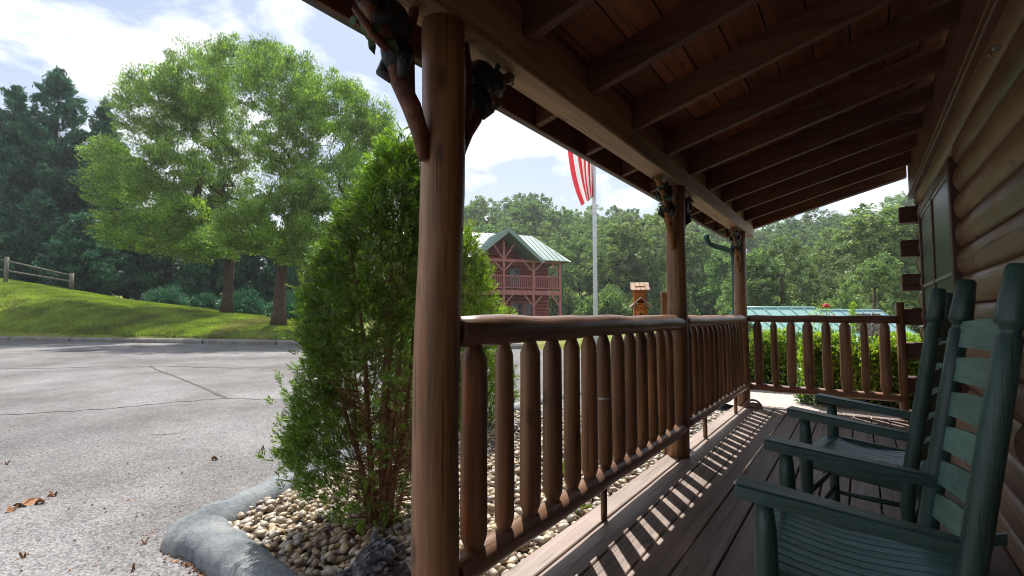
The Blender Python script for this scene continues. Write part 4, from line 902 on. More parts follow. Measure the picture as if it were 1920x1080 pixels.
fr, fw, fb = cloth('flag_red', (.62, .05, .07)), cloth('flag_white', (.8, .8, .82)), cloth('flag_blue', (.02, .03, .16))
b = MB(); NS, NT = 40, 39
def fpt(s, t):
    # t 0 = top stripe edge (hangs outermost), t 1 = bottom edge gathered against the pole
    w = .74 * (1 - .60 * s ** 2.6) * (.25 + .75 * min(1, s * 3.2)) ; f = (1 - t) ** 3.0
    zt = 6.75 - 1.25 * t * (1 - s) - s * (2.46 + .10 * (1-t))
    r = -.06 - w * f - .0 ; fo = .10 * math.sin(t * 17 + s * 2.5) * (0.3 + s) + .05 * math.sin(t * 9 - s * 4)
    return RV * r + FV * fo + Vector((0, 0, zt + .2 + .16 * s * (1 - f)))
for i in range(NS):
    for j in range(NT):
        st = j // 3; m_ = fb if (st < 7 and i < NS * .33) else (fr if st % 2 == 0 else fw)
        b.add([fpt(i / NS, j / NT), fpt((i + 1) / NS, j / NT), fpt((i + 1) / NS, (j + 1) / NT), fpt(i / NS, (j + 1) / NT)], [(0, 1, 2, 3)], m_, True)
for i in range(9):
    for j in range(6 if i % 2 == 0 else 5):
        s_ = .33 * (j + (1 if i % 2 == 0 else 1.5)) / 7; t_ = (i + 1) / 10 * 7 / 13; c = fpt(s_, t_); e1 = (fpt(s_ + .01, t_) - c).normalized() * .035; e2 = (fpt(s_, t_ + .01) - c).normalized() * .035; nn = e1.cross(e2).normalized() * .006
        for q in (nn, -nn): b.add([c + q + (e1 * math.cos(k * math.pi / 5) + e2 * math.sin(k * math.pi / 5)) * (1 if k % 2 else .4) for k in range(10)], [tuple(range(10))], fw)
o = b.build('flag', fr, None, (fp.x, fp.y, -.2)); tag(o, 'limp red and white striped national flag hanging beside the pole', 'flag')

# ------------------------------------------------------------------ red log house
hs = empty('red_log_house', cw(-1.78, 36, -.1)); tag(hs, 'two storey dark red log house with green metal roofs and a railed balcony', 'house')
ha = (RV * .936 + FV * .353); hn = (RV * .353 - FV * .936); HM = Matrix(((ha.x, hn.x, 0), (ha.y, hn.y, 0), (0, 0, 1)))
hs.rotation_euler = HM.to_euler() if HM.determinant() > 0 else (0, 0, 0)
flip = -1 if HM.determinant() < 0 else 1
if flip < 0: hs.rotation_euler = (0, 0, math.atan2(ha.y, ha.x))      # local x = along the facade, local y = away from camera
def H(a, n_, z): return Vector((a, -n_, z + .1)) if flip < 0 else Vector((a, n_, z + .1))
def hb(mb, a0, a1, n0, n1, z0, z1, m=None): mb.box((H((a0 + a1) / 2, (n0 + n1) / 2, (z0 + z1) / 2)), (a1 - a0, abs(n1 - n0), z1 - z0), m)
b = MB(); z = -.1
hb(b, -6.0, 5.45, -8.4, -1.62, -.3, 5.2)
while z < 5.1:                                                 # log courses
    pts = [H(-6.0, -1.58, z + .15), H(5.62, -1.58, z + .15)]; b.tube(pts, .155, 10); b.tube([H(5.5, -1.45, z + .15), H(5.5, -8.4, z + .15)], .15, 8); z += .29
b.build('log_walls', M['red'], hs)
b = MB(); zz = 5.2
while zz < 7.0:
    hw = 2.5 * (7.15 - zz) / 2.0
    if hw > .1: b.tube([H(1.3 - hw, -1.5, zz), H(1.3 + hw, -1.5, zz)], .15, 8)
    zz += .28
b.build('gable_wall', M['red'], hs)
for a in (-3.9, -1.35, 1.22, 3.65, 5.92):
    b = MB(); hb(b, a - .09, a + .09, -.09, .09, -.2, 5.1 if abs(a - 1.22) > .1 else 6.6); b.build('porch_post', M['redp'], hs)
    for z0, zt_ in ((1.75, 2.5), (4.35, 5.0)):
        for s in (-1, 1):
            if a == 5.92 and s == 1: continue
            b = MB(); b.bar(H(a + s * .09, 0, z0), H(a + s * .72, 0, zt_), .10, .12); b.build('brace', M['redp'], hs)
for s in (-1, 1):
    b = MB(); b.bar(H(1.22 + s * .08, 0, 5.25), H(1.22 + s * .85, 0, 6.35), .10, .13); b.build('brace', M['redp'], hs)
b = MB(); hb(b, -4.2, 6.03, -.085, .085, 5.0, 5.2); b.build('upper_beam', M['redp'], hs)
b = MB(); hb(b, -4.2, 6.03, -.10, .10, 2.5, 2.85); b.build('balcony_beam', M['redp'], hs)
b = MB(); hb(b, -4.2, 6.03, -1.5, -.11, 2.70, 2.80); b.build('balcony_floor', M['redp'], hs)
for (a0, a1) in ((-3.8, -1.45), (-1.25, 1.12), (1.32, 3.55), (3.75, 5.82)):
    b = MB(); hb(b, a0, a1, -.04, .04, 3.90, 3.99); hb(b, a0, a1, -.04, .04, 3.0, 3.08); rl = b.build('balcony_rail', M['redp'], hs)
    nb = int((a1 - a0) / .15); me = None
    for k in range(nb):
        bb = MB()
        if me is None: hb(bb, -.025, .025, -.025, .025, 3.08, 3.90); q = bb.build('baluster', M['redp'], rl); me = q.data
        else: q = link('baluster', me, rl)
        q.location = (a0 + (k + .5) * (a1 - a0) / nb, 0, 0)
b = MB(); b.bar(H(5.92, -.1, 3.95), H(5.92, -6, 3.95), .08, .09); b.bar(H(5.92, -.1, 3.05), H(5.92, -6, 3.05), .08, .08)
for k in range(30): b.bar(H(5.92, -.2 - k * .19, 3.08), H(5.92, -.2 - k * .19, 3.9), .05, .05)
tag(b.build('side_rail', M['redp'], hs), None)
def hwin(a0, a1, z0, z1, fm):
    f = MB()
    for q in ((a0 - .12, a0, z0 - .1, z1 + .1), (a1, a1 + .12, z0 - .1, z1 + .1), (a0, a1, z1, z1 + .12), (a0, a1, z0 - .12, z0)): hb(f, q[0], q[1], -1.47, -1.38, q[2], q[3])
    f = f.build('window', fm, hs); g_ = MB(); hb(g_, a0, a1, -1.46, -1.43, z0, z1); g_.build('pane', M['glass'], f)
    g_ = MB(); hb(g_, a0, a1, -1.425, -1.40, (z0 + z1) / 2 - .025, (z0 + z1) / 2 + .025); g_.build('sash_bar', fm, f)
hwin(2.30, 2.92, 3.2, 4.55, M['gtrim']); hwin(2.45, 3.35, .75, 1.9, M['redp']); hwin(3.55, 4.1, .75, 1.9, M['redp']); hwin(-.6, .4, .6, 1.9, M['redp'])
def slab(pts, th_, name, m, rib=None):
    b = MB(); P = [H(*p) for p in pts]; n = (P[1] - P[0]).cross(P[3] - P[0]).normalized()
    if n.z < 0: n = -n
    k = len(P); b.add([p for p in P] + [p + n * th_ for p in P], [tuple(range(k)), tuple(range(k, 2 * k))[::-1]] + [(i, (i + 1) % k, k + (i + 1) % k, k + i) for i in range(k)])
    o = b.build(name, m, hs)
    if rib:
        b = MB(); A, B_, C_, D_ = P
        for i in range(rib + 1):
            f = i / rib; b.bar(A.lerp(B_, f) + n * (th_ + .02), D_.lerp(C_, f) + n * (th_ + .02), .05, .04, None, 0, up=n)
        b.build('standing_seams', m, o)
    return o
# pts order: eave left, eave right, ridge right, ridge left
slab([(-6.8, .45, 5.13), (-1.45, .45, 5.13), (1.3, -3.44, 7.30), (1.3, -4.2, 7.75), (-6.8, -4.2, 7.75)], .07, 'main_roof', M['groof'])
slab([(4.05, .45, 5.13), (6.55, .45, 5.13), (5.35, -4.2, 7.75), (1.3, -4.2, 7.75), (1.3, -3.44, 7.30)], .07, 'main_roof', M['groof'])
b = MB(); aa = -6.7
while aa < 6.5:
    n0_ = .45 if (aa < -1.45 or aa > 4.05) else (.45 - 3.89 * (aa + 1.45) / 2.75 if aa < 1.3 else -3.44 + 3.89 * (aa - 1.3) / 2.75)
    n1_ = -4.2 if aa < 5.35 else -4.2 + (aa - 5.35) / 1.2 * 4.65
    if n0_ > n1_: b.bar(H(aa, n0_, 5.13 + (.45 - n0_) * .5634 + .10), H(aa, n1_, 5.13 + (.45 - n1_) * .5634 + .10), .05, .05)
    aa += .40
b.build('standing_seams', M['groof'], hs)
slab([(6.55, .55, 5.12), (6.55, -9.0, 5.12), (5.35, -4.6, 7.75), (5.35, -4.2, 7.75)], .07, 'side_roof', M['groof'])
slab([(6.55, -9, 5.12), (-6.8, -9.0, 5.12), (-6.8, -4.2, 7.75), (5.35, -4.2, 7.75)], .07, 'rear_roof', M['groof'])
slab([(-1.45, 1.0, 5.02), (-1.45, -2.5, 5.02), (1.3, -3.6, 7.32), (1.3, 1.0, 7.32)], .08, 'gable_roof', M['groof'], 9)
slab([(4.05, -2.5, 5.02), (4.05, 1.0, 5.02), (1.3, 1.0, 7.32), (1.3, -3.6, 7.32)], .08, 'gable_roof', M['groof'], 9)
for s in (-1, 1):
    b = MB(); b.bar(H(1.3, 1.02, 7.26), H(1.3 + s * 2.8, 1.02, 4.95), .05, .26); b.build('verge_board', M['groof'], hs)
b = MB(); b.tube([H(6.2, .05, 5.05), H(6.12, .05, 4.9), H(6.12, .05, -.2)], .06, 8); b.build('downspout', M['spout'], hs)
b = MB(); hb(b, -7.5, 9, -9, 2.0, -.45, -.14, None); o = b.build('foundation', M['concrete'], hs)

# ------------------------------------------------------------------ low green-roofed buildings to the right
def lowhouse(u0, u1, vr, d, zr, ze, lab, m, chim=None):
    p0 = px(u0, vr, d); p1 = px(u1, vr + .5, d + .5); o = empty('green_roofed_building', ((p0.x + p1.x) / 2, (p0.y + p1.y) / 2, -2.6)); tag(o, lab, 'building')
    ax_ = (p1 - p0); ax_.z = 0; ln = ax_.length; ax_.normalize(); ay_ = Vector((-ax_.y, ax_.x, 0)); o.rotation_euler = (0, 0, math.atan2(ax_.y, ax_.x)); base = 2.6
    b = MB(); b.box((0, 0, (base + ze - .05) / 2), (ln - .6, 5.0, base + ze - .05)); b.build('walls', M['red'], o)
    for s in (-1, 1):
        b = MB(); A = Vector((-ln / 2, s * 3.0, base + ze)); B_ = Vector((ln / 2, s * 3.0, base + ze)); C_ = Vector((ln / 2, 0, base + zr)); D_ = Vector((-ln / 2, 0, base + zr))
        n = (B_ - A).cross(D_ - A).normalized(); n = n if n.z > 0 else -n; P = [A, B_, C_, D_]
        b.add(P + [p + n * .06 for p in P], [(0, 1, 2, 3), (7, 6, 5, 4)] + [(i, (i + 1) % 4, 4 + (i + 1) % 4, 4 + i) for i in range(4)]); r_ = b.build('roof', m, o)
        b = MB(); nr_ = int(ln / .42)
        for i in range(nr_ + 1): f = i / nr_; b.bar(A.lerp(B_, f) + n * .075, D_.lerp(C_, f) + n * .075, .035, .03, None, 0, up=n)
        b.build('standing_seams', m, r_)
    b = MB(); b.tube([(-ln / 2, 0, base + zr + .06), (ln / 2, 0, base + zr + .06)], .06, 8); b.build('ridge_cap', m, o)
    return o, p0, p1
lowhouse(1380, 1528, 578, 15.0, 1.14, -.75, 'pale teal metal roofed building behind the hedge at the far corner post', M['troof'])
M['broof'] = flat('blue_grey_metal_roof', (0.20, 0.34, 0.36), 0.4)
o, p0, p1 = lowhouse(1534, 1650, 581, 18.5, 1.10, -.8, 'blue grey metal roofed building beside the stone chimney, right of the rose', M['broof'])
b = MB(); random.seed(4)
ch = empty('stone_chimney', (*px(1626, 590, 17.4).xy, -2.4)); tag(ch, 'squat brown stone chimney rising beside the blue grey roof', 'chimney')
for k in range(9):
    for q in range(3):
        b = MB(); b.box((0, 0, 0), (.24, .62, .2), None, None, .02); oo = b.build('stone', M['stonebrown'], ch, (-.25 + .25 * q + random.uniform(-.02, .02), 0, 1.75 + .205 * k)); 
        if k == 8: oo.scale = (1, 1, .6)

# ------------------------------------------------------------------ fence on the lawn
fe = empty('split_rail_fence', px(60, 540, 25)); tag(fe, 'weathered split rail fence on top of the lawn slope', 'fence')
FL = fe.location; F0 = []
for (u, vt, vb, d) in ((-260, 440, 500, 27), (-120, 462, 514, 26.3), (7, 481, 523, 25.5), (131, 512, 537, 26.5)):
    T = px(u, vt, d); Bm = px(u, vb, d); F0.append((T, Bm)); b = MB(); b.tube([Bm - FL - Vector((0, 0, .3)), T - FL], .09, 8, None, True, .06); b.build('fence_post', M['fence'], fe)
for (a, c) in zip(F0, F0[1:]):
    for f in (.18, .62):
        b = MB(); b.tube([a[0].lerp(a[1], f) - FL, c[0].lerp(c[1], f) - FL], [.045, .038], 7, None, True, .08); b.build('fence_rail', M['fence'], fe)

# ------------------------------------------------------------------ trees
def grow(trunk, clumps, r0, rng, zpen=.7, seg=1.1):
    nodes = [np.array(p) for p in trunk]; par = [-1] + list(range(len(trunk) - 1)); order = np.argsort([np.linalg.norm(c - nodes[-1]) for c in clumps]); tips = []
    for ci in order:
        c = clumps[ci]; A = np.array(nodes); dv = c - A; ds = np.linalg.norm(dv, axis=1); cost = ds + zpen * np.maximum(0, A[:, 2] - c[2] + .3 * ds) ; cost[:max(1, len(trunk) // 2)] += 2.0
        j = int(np.argmin(cost)); ns = max(1, int(ds[j] / seg)); p0 = A[j]; last = j
        for k in range(1, ns + 1):
            f = k / ns; p = p0 + (c - p0) * f + np.array([0, 0, -.10 * ds[j] * math.sin(math.pi * f)]) + rng.normal(scale=.07, size=3) * (k < ns); nodes.append(p); par.append(last); last = len(nodes) - 1
        tips.append(last)
    w = np.zeros(len(nodes)); w[tips] = 1
    for i in range(len(nodes) - 1, 0, -1): w[par[i]] += w[i]
    rad = r0 * (np.maximum(w, .5) / w[0]) ** .47
    dd_ = np.linalg.norm(np.array(nodes) - np.array(trunk[-1]), axis=1); dd_[:len(trunk)] = 0; rad = rad * (1 - .72 * np.minimum(1, dd_ / 5.5))
    return nodes, par, rad
def wood_mesh(nodes, par, rad, name, m, parent, n=6):
    b = MB()
    for i, p in enumerate(par):
        if p < 0: continue
        a = nodes[p]; c = nodes[i]; ra = min(rad[p], rad[i] * 1.5)
        b.tube([a, c], [ra, rad[i]], n if rad[i] > .03 else 4, None, True, 0, False)
    return b.build(name, m, parent)
def clump_leaves(clumps, rad_, nper, size, rng, flatten=.7, droop=0.0):
    n = len(clumps); P = np.repeat(clumps, nper, 0); rr = np.repeat(rad_, nper)[:, None]
    g_ = rng.normal(size=P.shape); g_ = g_ / np.linalg.norm(g_, axis=1, keepdims=True) * (rng.rand(len(P), 1) ** .45); P = P + g_ * rr * np.array([1, 1, flatten])
    D = g_ + rng.normal(scale=.6, size=P.shape) + [0, 0, -droop]; return P, D
def trunk_tube(pts, rr, parent, m):
    b = MB(); b.tube(pts, rr, 14, None, True, .07); return b.build('trunk', m, parent)
def big_tree(name, base, fork, lobes, lab, r0, seed, m, nclump, nper, lsize, crad=(.55, 1.05), bark='bark', shell=.62, group=None):
    rng = np.random.RandomState(seed); o = empty(name, base); tag(o, lab, 'tree', group); B = np.array(base); cl = []; tot = sum(l[3] * l[4] for l in lobes)
    for (u, v, d, ru, rv) in lobes:
        c = np.array(px(u, v, d)); R1 = ru / 911.4 * d; R3 = rv / 911.4 * d; k = int(nclump * ru * rv / tot)
        for _ in range(k):
            q = rng.normal(size=3); q /= np.linalg.norm(q); q *= rng.uniform(shell, 1.0) * (1 + rng.normal(scale=.05)); cl.append(c + np.array(RV) * q[0] * R1 + np.array(FV) * q[1] * R1 * .85 + np.array([0, 0, q[2] * R3]))
    cl = np.array(cl) - B; tr = [np.array(p) for p in fork]
    nodes, par, rad_ = grow(tr, cl, r0, rng); wood_mesh([n for n in nodes], par, rad_, 'branches', M[bark], o)
    K = len(fork); trunk_tube([tuple(p) for p in fork], [r0 * (1.45 if k == 0 else 1.02 - .30 * k / K) for k in range(K)], o, M[bark])
    cr_ = rng.uniform(*crad, len(cl)); P, D = clump_leaves(cl, cr_, nper, lsize, rng, .75, .0); AX = unit(P - np.array([0, 0, 3.0])); D = AX * .8 + np.array([0, 0, .2]) + .55 * D; ln = lsize * 1.3 * rng.uniform(.7, 1.3, len(P)); leaves('crown', P, D, ln, ln * .34, m, o, rng); return o
def tbase(u, v, d): p = px(u, v, d); r_, d_ = to_rd(p.x, p.y); return Vector((p.x, p.y, float(terr(r_, d_)) - .05))
tA = tbase(425, 585, 23.5)
big_tree('shade_tree', tA, [(0, 0, 0), (.05, 0, .8), (-.02, .05, 1.8), (-.1, .1, 2.8), (-.15, .1, 3.8), (-.1, .1, 5.0)],
         [(275, 195, 24.5, 75, 85), (215, 340, 24, 70, 50), (355, 150, 24.5, 75, 75), (310, 320, 23, 80, 62), (255, 430, 22.5, 80, 42), (375, 455, 22.5, 75, 40), (395, 225, 26, 70, 70), (190, 285, 24.5, 45, 30), (330, 400, 22, 60, 40), (420, 330, 26, 60, 70)],
         'broad light green shade tree, left one of the pair on the lawn', .23, 31, M['leafA'], 1500, 105, .098, crad=(.22, .55), shell=.5)
tB = tbase(523, 620, 19.8)
big_tree('shade_tree', tB, [(0, 0, 0), (.03, 0, .6), (0, .02, 1.2), (.08, .02, 1.9), (.15, .0, 2.8), (.2, 0, 3.6)],
         [(425, 105, 22.5, 62, 45), (515, 148, 21.5, 85, 72), (610, 195, 21, 80, 68), (680, 275, 21, 58, 72), (525, 275, 20.5, 75, 60), (630, 355, 20, 85, 70), (450, 425, 19.0, 62, 48), (560, 455, 19.0, 80, 48), (480, 92, 22.5, 45, 34), (540, 375, 19.5, 60, 40), (700, 225, 21.5, 35, 40)],
         'tall light green shade tree, right one of the pair with a forked trunk', .24, 32, M['leafA'], 1500, 105, .090, crad=(.20, .52), shell=.5)
# second stem of the forked trunk
# conifers at the left
def conifer(u, vtop, d, halfw, lab, seed, vb=600, n=320, group='dark cypress trees along the lawn', m='conif'):
    rng = np.random.RandomState(seed); top = px(u, vtop, d); r_, d_ = to_rd(top.x, top.y); zb = float(terr(r_, d_)) - .2; Hh = top.z - zb
    o = empty('cypress_tree', (top.x, top.y, zb)); tag(o, lab, 'tree', group)
    W_ = halfw / 911.4 * d; T = []; Dd = []; b = MB(); b.tube([(0, 0, 0), (.05, 0, Hh * .5), (0, 0, Hh * .97)], [.24, .15, .02], 8)
    nb = n
    for k in range(nb):
        f = rng.beta(.9, 1.25) * .97; a = rng.uniform(0, 6.283); rr = W_ * (1 - f) ** .85 * rng.uniform(.62, 1.15) * (.75 + .25 * min(1, f * 8)); z = Hh * (.04 + .96 * f)
        e = np.array([math.cos(a) * rr, math.sin(a) * rr, z + rr * .28]); s_ = np.array([0, 0, z - rr * .12])
        b.tube([s_, (s_ + e) / 2 - [0, 0, rr * .04], e], [.035, .022, .006], 4, None, True, 0, False)
        ncl = max(3, int(rr * 3.2))
        for q in range(ncl):
            t = 1 - .62 * (q / ncl); T.append(s_ + (e - s_) * t + rng.normal(scale=.16, size=3)); Dd.append(np.array([math.cos(a), math.sin(a), .9]))
    for q in range(30): T.append(np.array([0, 0, Hh * rng.uniform(.86, 1.0)]) + rng.normal(scale=.12, size=3)); Dd.append(np.array([0, 0, 1.]))
    b.build('trunk', M['dbark'], o)
    T = np.array(T); Dd = np.array(Dd); per = 44; P = np.repeat(T, per, 0) + rng.normal(scale=.125, size=(len(T) * per, 3)) * [1, 1, .75]; D = np.repeat(Dd, per, 0) + rng.normal(scale=.6, size=P.shape)
    ln = rng.uniform(.18, .40, len(P)); leaves('crown', P, D, ln, ln * .28, M[m], o, rng); return o
conifer(8, 150, 36, 125, 'dark blue green cypress cut by the left edge of the picture', 41)
conifer(88, 118, 37, 150, 'tallest dark blue green cypress with a pointed tip at the left', 42, n=430)
conifer(178, 185, 38, 105, 'dark cypress rising between the tallest one and the shade tree', 43)
conifer(-95, 190, 35, 90, 'dark cypress just outside the left edge', 44)
for i, (u, v, d, w, lb) in enumerate(((235, 300, 38, 85, 'dark cypress behind the left half of the left shade tree'), (315, 340, 38, 85, 'dark cypress behind the trunk of the left shade tree'), (400, 350, 36, 80, 'dark cypress between the two shade tree trunks'),
                                  (480, 360, 37, 85, 'dark cypress left of the forked trunk'), (560, 380, 37, 85, 'dark cypress behind the tall arborvitae'), (640, 390, 38, 85, 'dark cypress hidden right of the arborvitae'), (60, 360, 33, 80, 'low dark cypress behind the split rail fence'), (150, 400, 33, 75, 'low dark cypress at the end of the fence'))):
    conifer(u, v, d, w, lb, 60 + i, n=150)
# low shrubs at the foot of the conifers
for i, (u, v, d, w, h_, lb) in enumerate(((385, 560, 27.5, 1.0, .9, 'grey green shrub at the lawn edge left of the left trunk'), (455, 580, 25.5, 1.3, 1.3, 'green shrub between the two shade tree trunks'), (545, 590, 24.5, 1.2, 1.5, 'green shrub right of the forked trunk'),
                                        (610, 590, 25, 1.5, 1.7, 'green shrub seen through the arborvitae'), (310, 555, 29.5, 1.3, 1.2, 'dark low shrub at the top of the lawn slope'))):
    rng = np.random.RandomState(80 + i); p = tbase(u, v, d); o = empty('lawn_shrub', p); tag(o, lb, 'shrub', 'shrubs at the top of the lawn'); n = 4200
    q = unit(rng.normal(size=(n, 3))) * (rng.rand(n, 1) ** .35) * [w, w, h_]; q[:, 2] = np.abs(q[:, 2]); q += .12 * np.sin(q[:, [1, 2, 0]] * 7); ln = rng.uniform(.09, .2, n); leaves('foliage', q, q + rng.normal(scale=.4, size=q.shape), ln, ln * .42, M['conif'], o, rng)
    b = MB()
    for k in range(5): a = k * 1.3; b.tube([(0, 0, 0), (.4 * w * math.cos(a), .4 * w * math.sin(a), h_ * .7)], [.03, .01], 5)
    b.build('stem', M['dbark'], o)

# forest behind: shared crowns, every tree its own object
def forest_proto(seed, Hh, Wd, n=21000, ls=.27):
    rng = np.random.RandomState(seed); nl = 15; cl = []
    for k in range(nl):
        f = rng.uniform(.22, .93); a = rng.uniform(0, 6.28); rr = Wd * math.sin(math.pi * min(1, .18 + f * .80)) ** .7 * rng.uniform(.35, .72); cl.append((rr * math.cos(a), rr * math.sin(a), Hh * f, Wd * rng.uniform(.32, .52)))
    cl.append((0, 0, Hh * .9, Wd * .38)); cl = np.array(cl); sub = []
    for c in cl:
        for _ in range(26): q = rng.normal(size=3); q /= np.linalg.norm(q); sub.append(np.r_[c[:3] + q * c[3] * rng.uniform(.6, 1.0) * [1, 1, .85], rng.uniform(.35, .68)])
    sub = np.array(sub); per = n // len(sub); P, D = clump_leaves(sub[:, :3], sub[:, 3] * .85, per, ls, rng, .95, .0); ln = ls * rng.uniform(.6, 1.3, len(P)); cr_ = leaves('crown', P, D, ln, ln * .6, M['forest'], None, rng)
    tr = [np.array([0, 0, 0.]), np.array([.1, 0, Hh * .25]), np.array([0, .1, Hh * .5]), np.array([.1, .1, Hh * .7])]
    nodes, par, rad_ = grow(tr, sub[::4, :3], .26, rng, seg=2.5); w = wood_mesh(nodes, par, rad_, 'trunk', M['bark'], None, 5); a, c = cr_.data, w.data; bpy.data.objects.remove(cr_); bpy.data.objects.remove(w); return a, c
protos = [forest_proto(100 + i, h_, w_) for i, (h_, w_) in enumerate(((15, 4.6), (16.5, 4.2), (13.5, 5.2), (17, 5.0), (14, 4.4), (15.5, 5.6)))]
ph = [15, 16.5, 13.5, 17, 14, 15.5]
FP = []; rng = np.random.RandomState(9)
def ft(u, vtop, d, pi=None, sc=1.0, name='forest_tree', lab=None):
    pi = int(rng.randint(6)) if pi is None else pi; p = px(u, vtop, d); r_, d_ = to_rd(p.x, p.y); zb = float(terr(r_, d_)); s = (p.z - zb) / ph[pi]
    o = empty(name, (p.x, p.y, zb)); o.rotation_euler = (0, 0, rng.uniform(0, 6.28)); sw = max(.45 * s, min(s, 1.25)) * sc if s < 1.5 else sc * 1.25; o.scale = (sw, sw, s)
    link('crown', protos[pi][0], o); link('trunk', protos[pi][1], o); tag(o, lab or 'leafy tree in the dense wood behind the houses', 'tree', None if lab and name == 'leafy_tree' else 'trees of the wooded hillside'); return o
# skyline rows: left section (behind the red house to the middle post)
sky_u = np.array([700, 800, 870, 920, 985, 1040, 1090, 1150, 1215, 1290, 1400, 1450, 1500, 1580, 1640, 1700, 1780]); sky_v = np.array([400, 385, 384, 372, 366, 372, 386, 390, 388, 400, 428, 418, 400, 392, 385, 370, 365])
REG = ((835, 'behind the nearest post'), (958, 'left of the red house gable'), (1040, 'above the right half of the red house'), (1113, 'between the red house and the flagpole'), (1180, 'just right of the flagpole'), (1250, 'left of the middle post'), (1300, 'behind the middle post'), (1385, 'between middle and far posts'), (1480, 'right of the far corner post'), (1570, 'over the teal roof'), (1640, 'over the blue grey roof'), (3000, 'beside the log ends'))
ROWN = ('skyline tree', 'upper slope tree', 'middle slope tree', 'lower slope tree', 'foot of slope tree')
ORD = ('first', 'second', 'third', 'fourth', 'fifth')
CNT = {}
def flabel(row, u):
    rg_ = next(t for lim, t in REG if u < lim); k = CNT.get((row, rg_), 0); CNT[row, rg_] = k + 1
    return '%s %s, %s from the left' % (ROWN[row], rg_, ORD[min(k, 4)])
for row, (d, dv, du) in enumerate(((112, 0, 33), (94, 16, 38), (78, 42, 44), (66, 72, 50), (56, 112, 46))):
    u = 705 + row * 13
    while u < 1765:
        v = float(np.interp(u, sky_u, sky_v)) + dv + rng.uniform(-9, 12); uu = u + rng.uniform(-9, 9)
        if not (row == 4 and uu < 1010): ft(uu, v, d + rng.uniform(-5, 5), sc=1.2, lab=flabel(row, uu))
        u += du * rng.uniform(.85, 1.15)
# undergrowth closing the foot of the wood
bp_ = []
for k in range(3):
    rg3 = np.random.RandomState(300 + k); n = 9000; q = unit(rg3.normal(size=(n, 3))) * (rg3.rand(n, 1) ** .3) * [2.3, 2.3, 2.6]; q[:, 2] = np.abs(q[:, 2]); q += .22 * np.sin(q[:, [1, 2, 0]] * 3.1 + k) + .1 * np.sin(q[:, [2, 0, 1]] * 7); ln = rg3.uniform(.14, .34, n)
    t_ = leaves('foliage', q, q + rg3.normal(scale=1.2, size=q.shape), ln, ln * .6, M['forest'], None, rg3); bp_.append(t_.data); bpy.data.objects.remove(t_)
u = 690; k = 0
while u < 1770:
    d = rng.uniform(44, 50); p = px(u, 590, d); r_, d_ = to_rd(p.x, p.y); zb = float(terr(r_, d_)) - .1; o = empty('woodland_shrub', (p.x, p.y, zb)); sc_ = rng.uniform(.85, 1.25); o.scale = (sc_, sc_, sc_ * rng.uniform(.9, 1.35)); link('foliage', bp_[k % 3], o); o.rotation_euler = (0, 0, rng.uniform(0, 6))
    rg_ = next(t for lim, t in REG if u < lim); c_ = CNT.get(('s', rg_), 0); CNT['s', rg_] = c_ + 1
    tag(o, 'woodland edge shrub %s, %s from the left there' % (rg_, ORD[min(c_, 4)]), 'shrub', 'shrubs along the edge of the wood'); u += rng.uniform(28, 40); k += 1
# nearer individual trees
for (u, v, d, pi, s, lb) in ((1160, 420, 50, 2, 1.25, 'pale grey green tree right of the flagpole'), (1232, 402, 52, 5, 1.2, 'pale green tree left of the middle post'), (1085, 430, 54, 3, 1.0, 'dark green tree between red house and flagpole'), (1320, 440, 50, 0, 1.1, 'green tree between the middle and far posts'), (1360, 455, 46, 4, 1.0, 'green tree behind the downspout'),
                             (1470, 446, 34, 5, 1.15, 'round pale green tree behind the teal roof'), (1415, 470, 36, 2, 1.0, 'green tree just right of the far corner post'), (1655, 372, 36, 3, 1.35, 'big pale green tree against the log ends'), (1740, 380, 36, 1, 1.2, 'tall green tree hidden by the log wall'), (1590, 530, 26, 4, .9, 'small yellow green tree in the gap of the wood'), (1640, 480, 30, 0, 1.0, 'light green tree right of the small yellow one'), (1560, 420, 60, 1, .9, 'dark blue green tree in the gap of the wood')):
    ft(u, v, d, pi, s, 'leafy_tree', lb)

# ------------------------------------------------------------------ haze
hm = bpy.data.materials.new('pale_air'); hm.use_nodes = True; ht = hm.node_tree; ht.nodes.clear()
pv = N('ShaderNodeVolumePrincipled', ht); pv.inputs['Color'].default_value = (.86, .92, 1.0, 1); pv.inputs['Density'].default_value = .0006; pv.inputs['Anisotropy'].default_value = .3
ho = N('ShaderNodeOutputMaterial', ht); L(pv.outputs[0], ho.inputs['Volume'])
b = MB(); b.box((0, 0, 21), (860, 860, 52)); o = b.build('haze', hm); tag(o, kind='stuff')
# ------------------------------------------------------------------ hedge, rose, sprigs
rng = np.random.RandomState(77)
he = empty('clipped_hedge', (.2, 7.3, -.15)); tag(he, 'dense clipped hedge with bright yellow green tops beyond the end railing', 'hedge')
def hedge_pts(n, top=False):
    a = rng.rand(n)
    y = 6.55 + .35 * rng.rand(n) ** 1.5 if False else None
    return None
HP = []; HD = []
def hbox(x0, x1, y0, y1, z0, z1, n):
    A = np.array([x1 - x0, y1 - y0, z1 - z0]); f = rng.rand(n)
    x = rng.uniform(x0, x1, n); y = rng.uniform(y0, y1, n); z = rng.uniform(z0, z1, n); w = rng.rand(n)
    af = (x1 - x0) * (z1 - z0); at = (x1 - x0) * (y1 - y0); asd = (y1 - y0) * (z1 - z0); t = af + at + asd
    D = np.zeros((n, 3)); m1 = w < af / t; y[m1] = y0; D[m1] = [0, -1, .5]; m2 = (w >= af / t) & (w < (af + at) / t); z[m2] = z1; D[m2] = [0, 0, 1]; m3 = w >= (af + at) / t; x[m3] = x0; D[m3] = [-1, 0, .5]
    return np.stack([x, y, z], 1) + rng.normal(scale=.035, size=(n, 3)) + .05 * np.stack([np.sin(z * 9 + x * 5), np.sin(x * 7 + z * 5), np.sin(x * 6 + y * 8)], 1), D
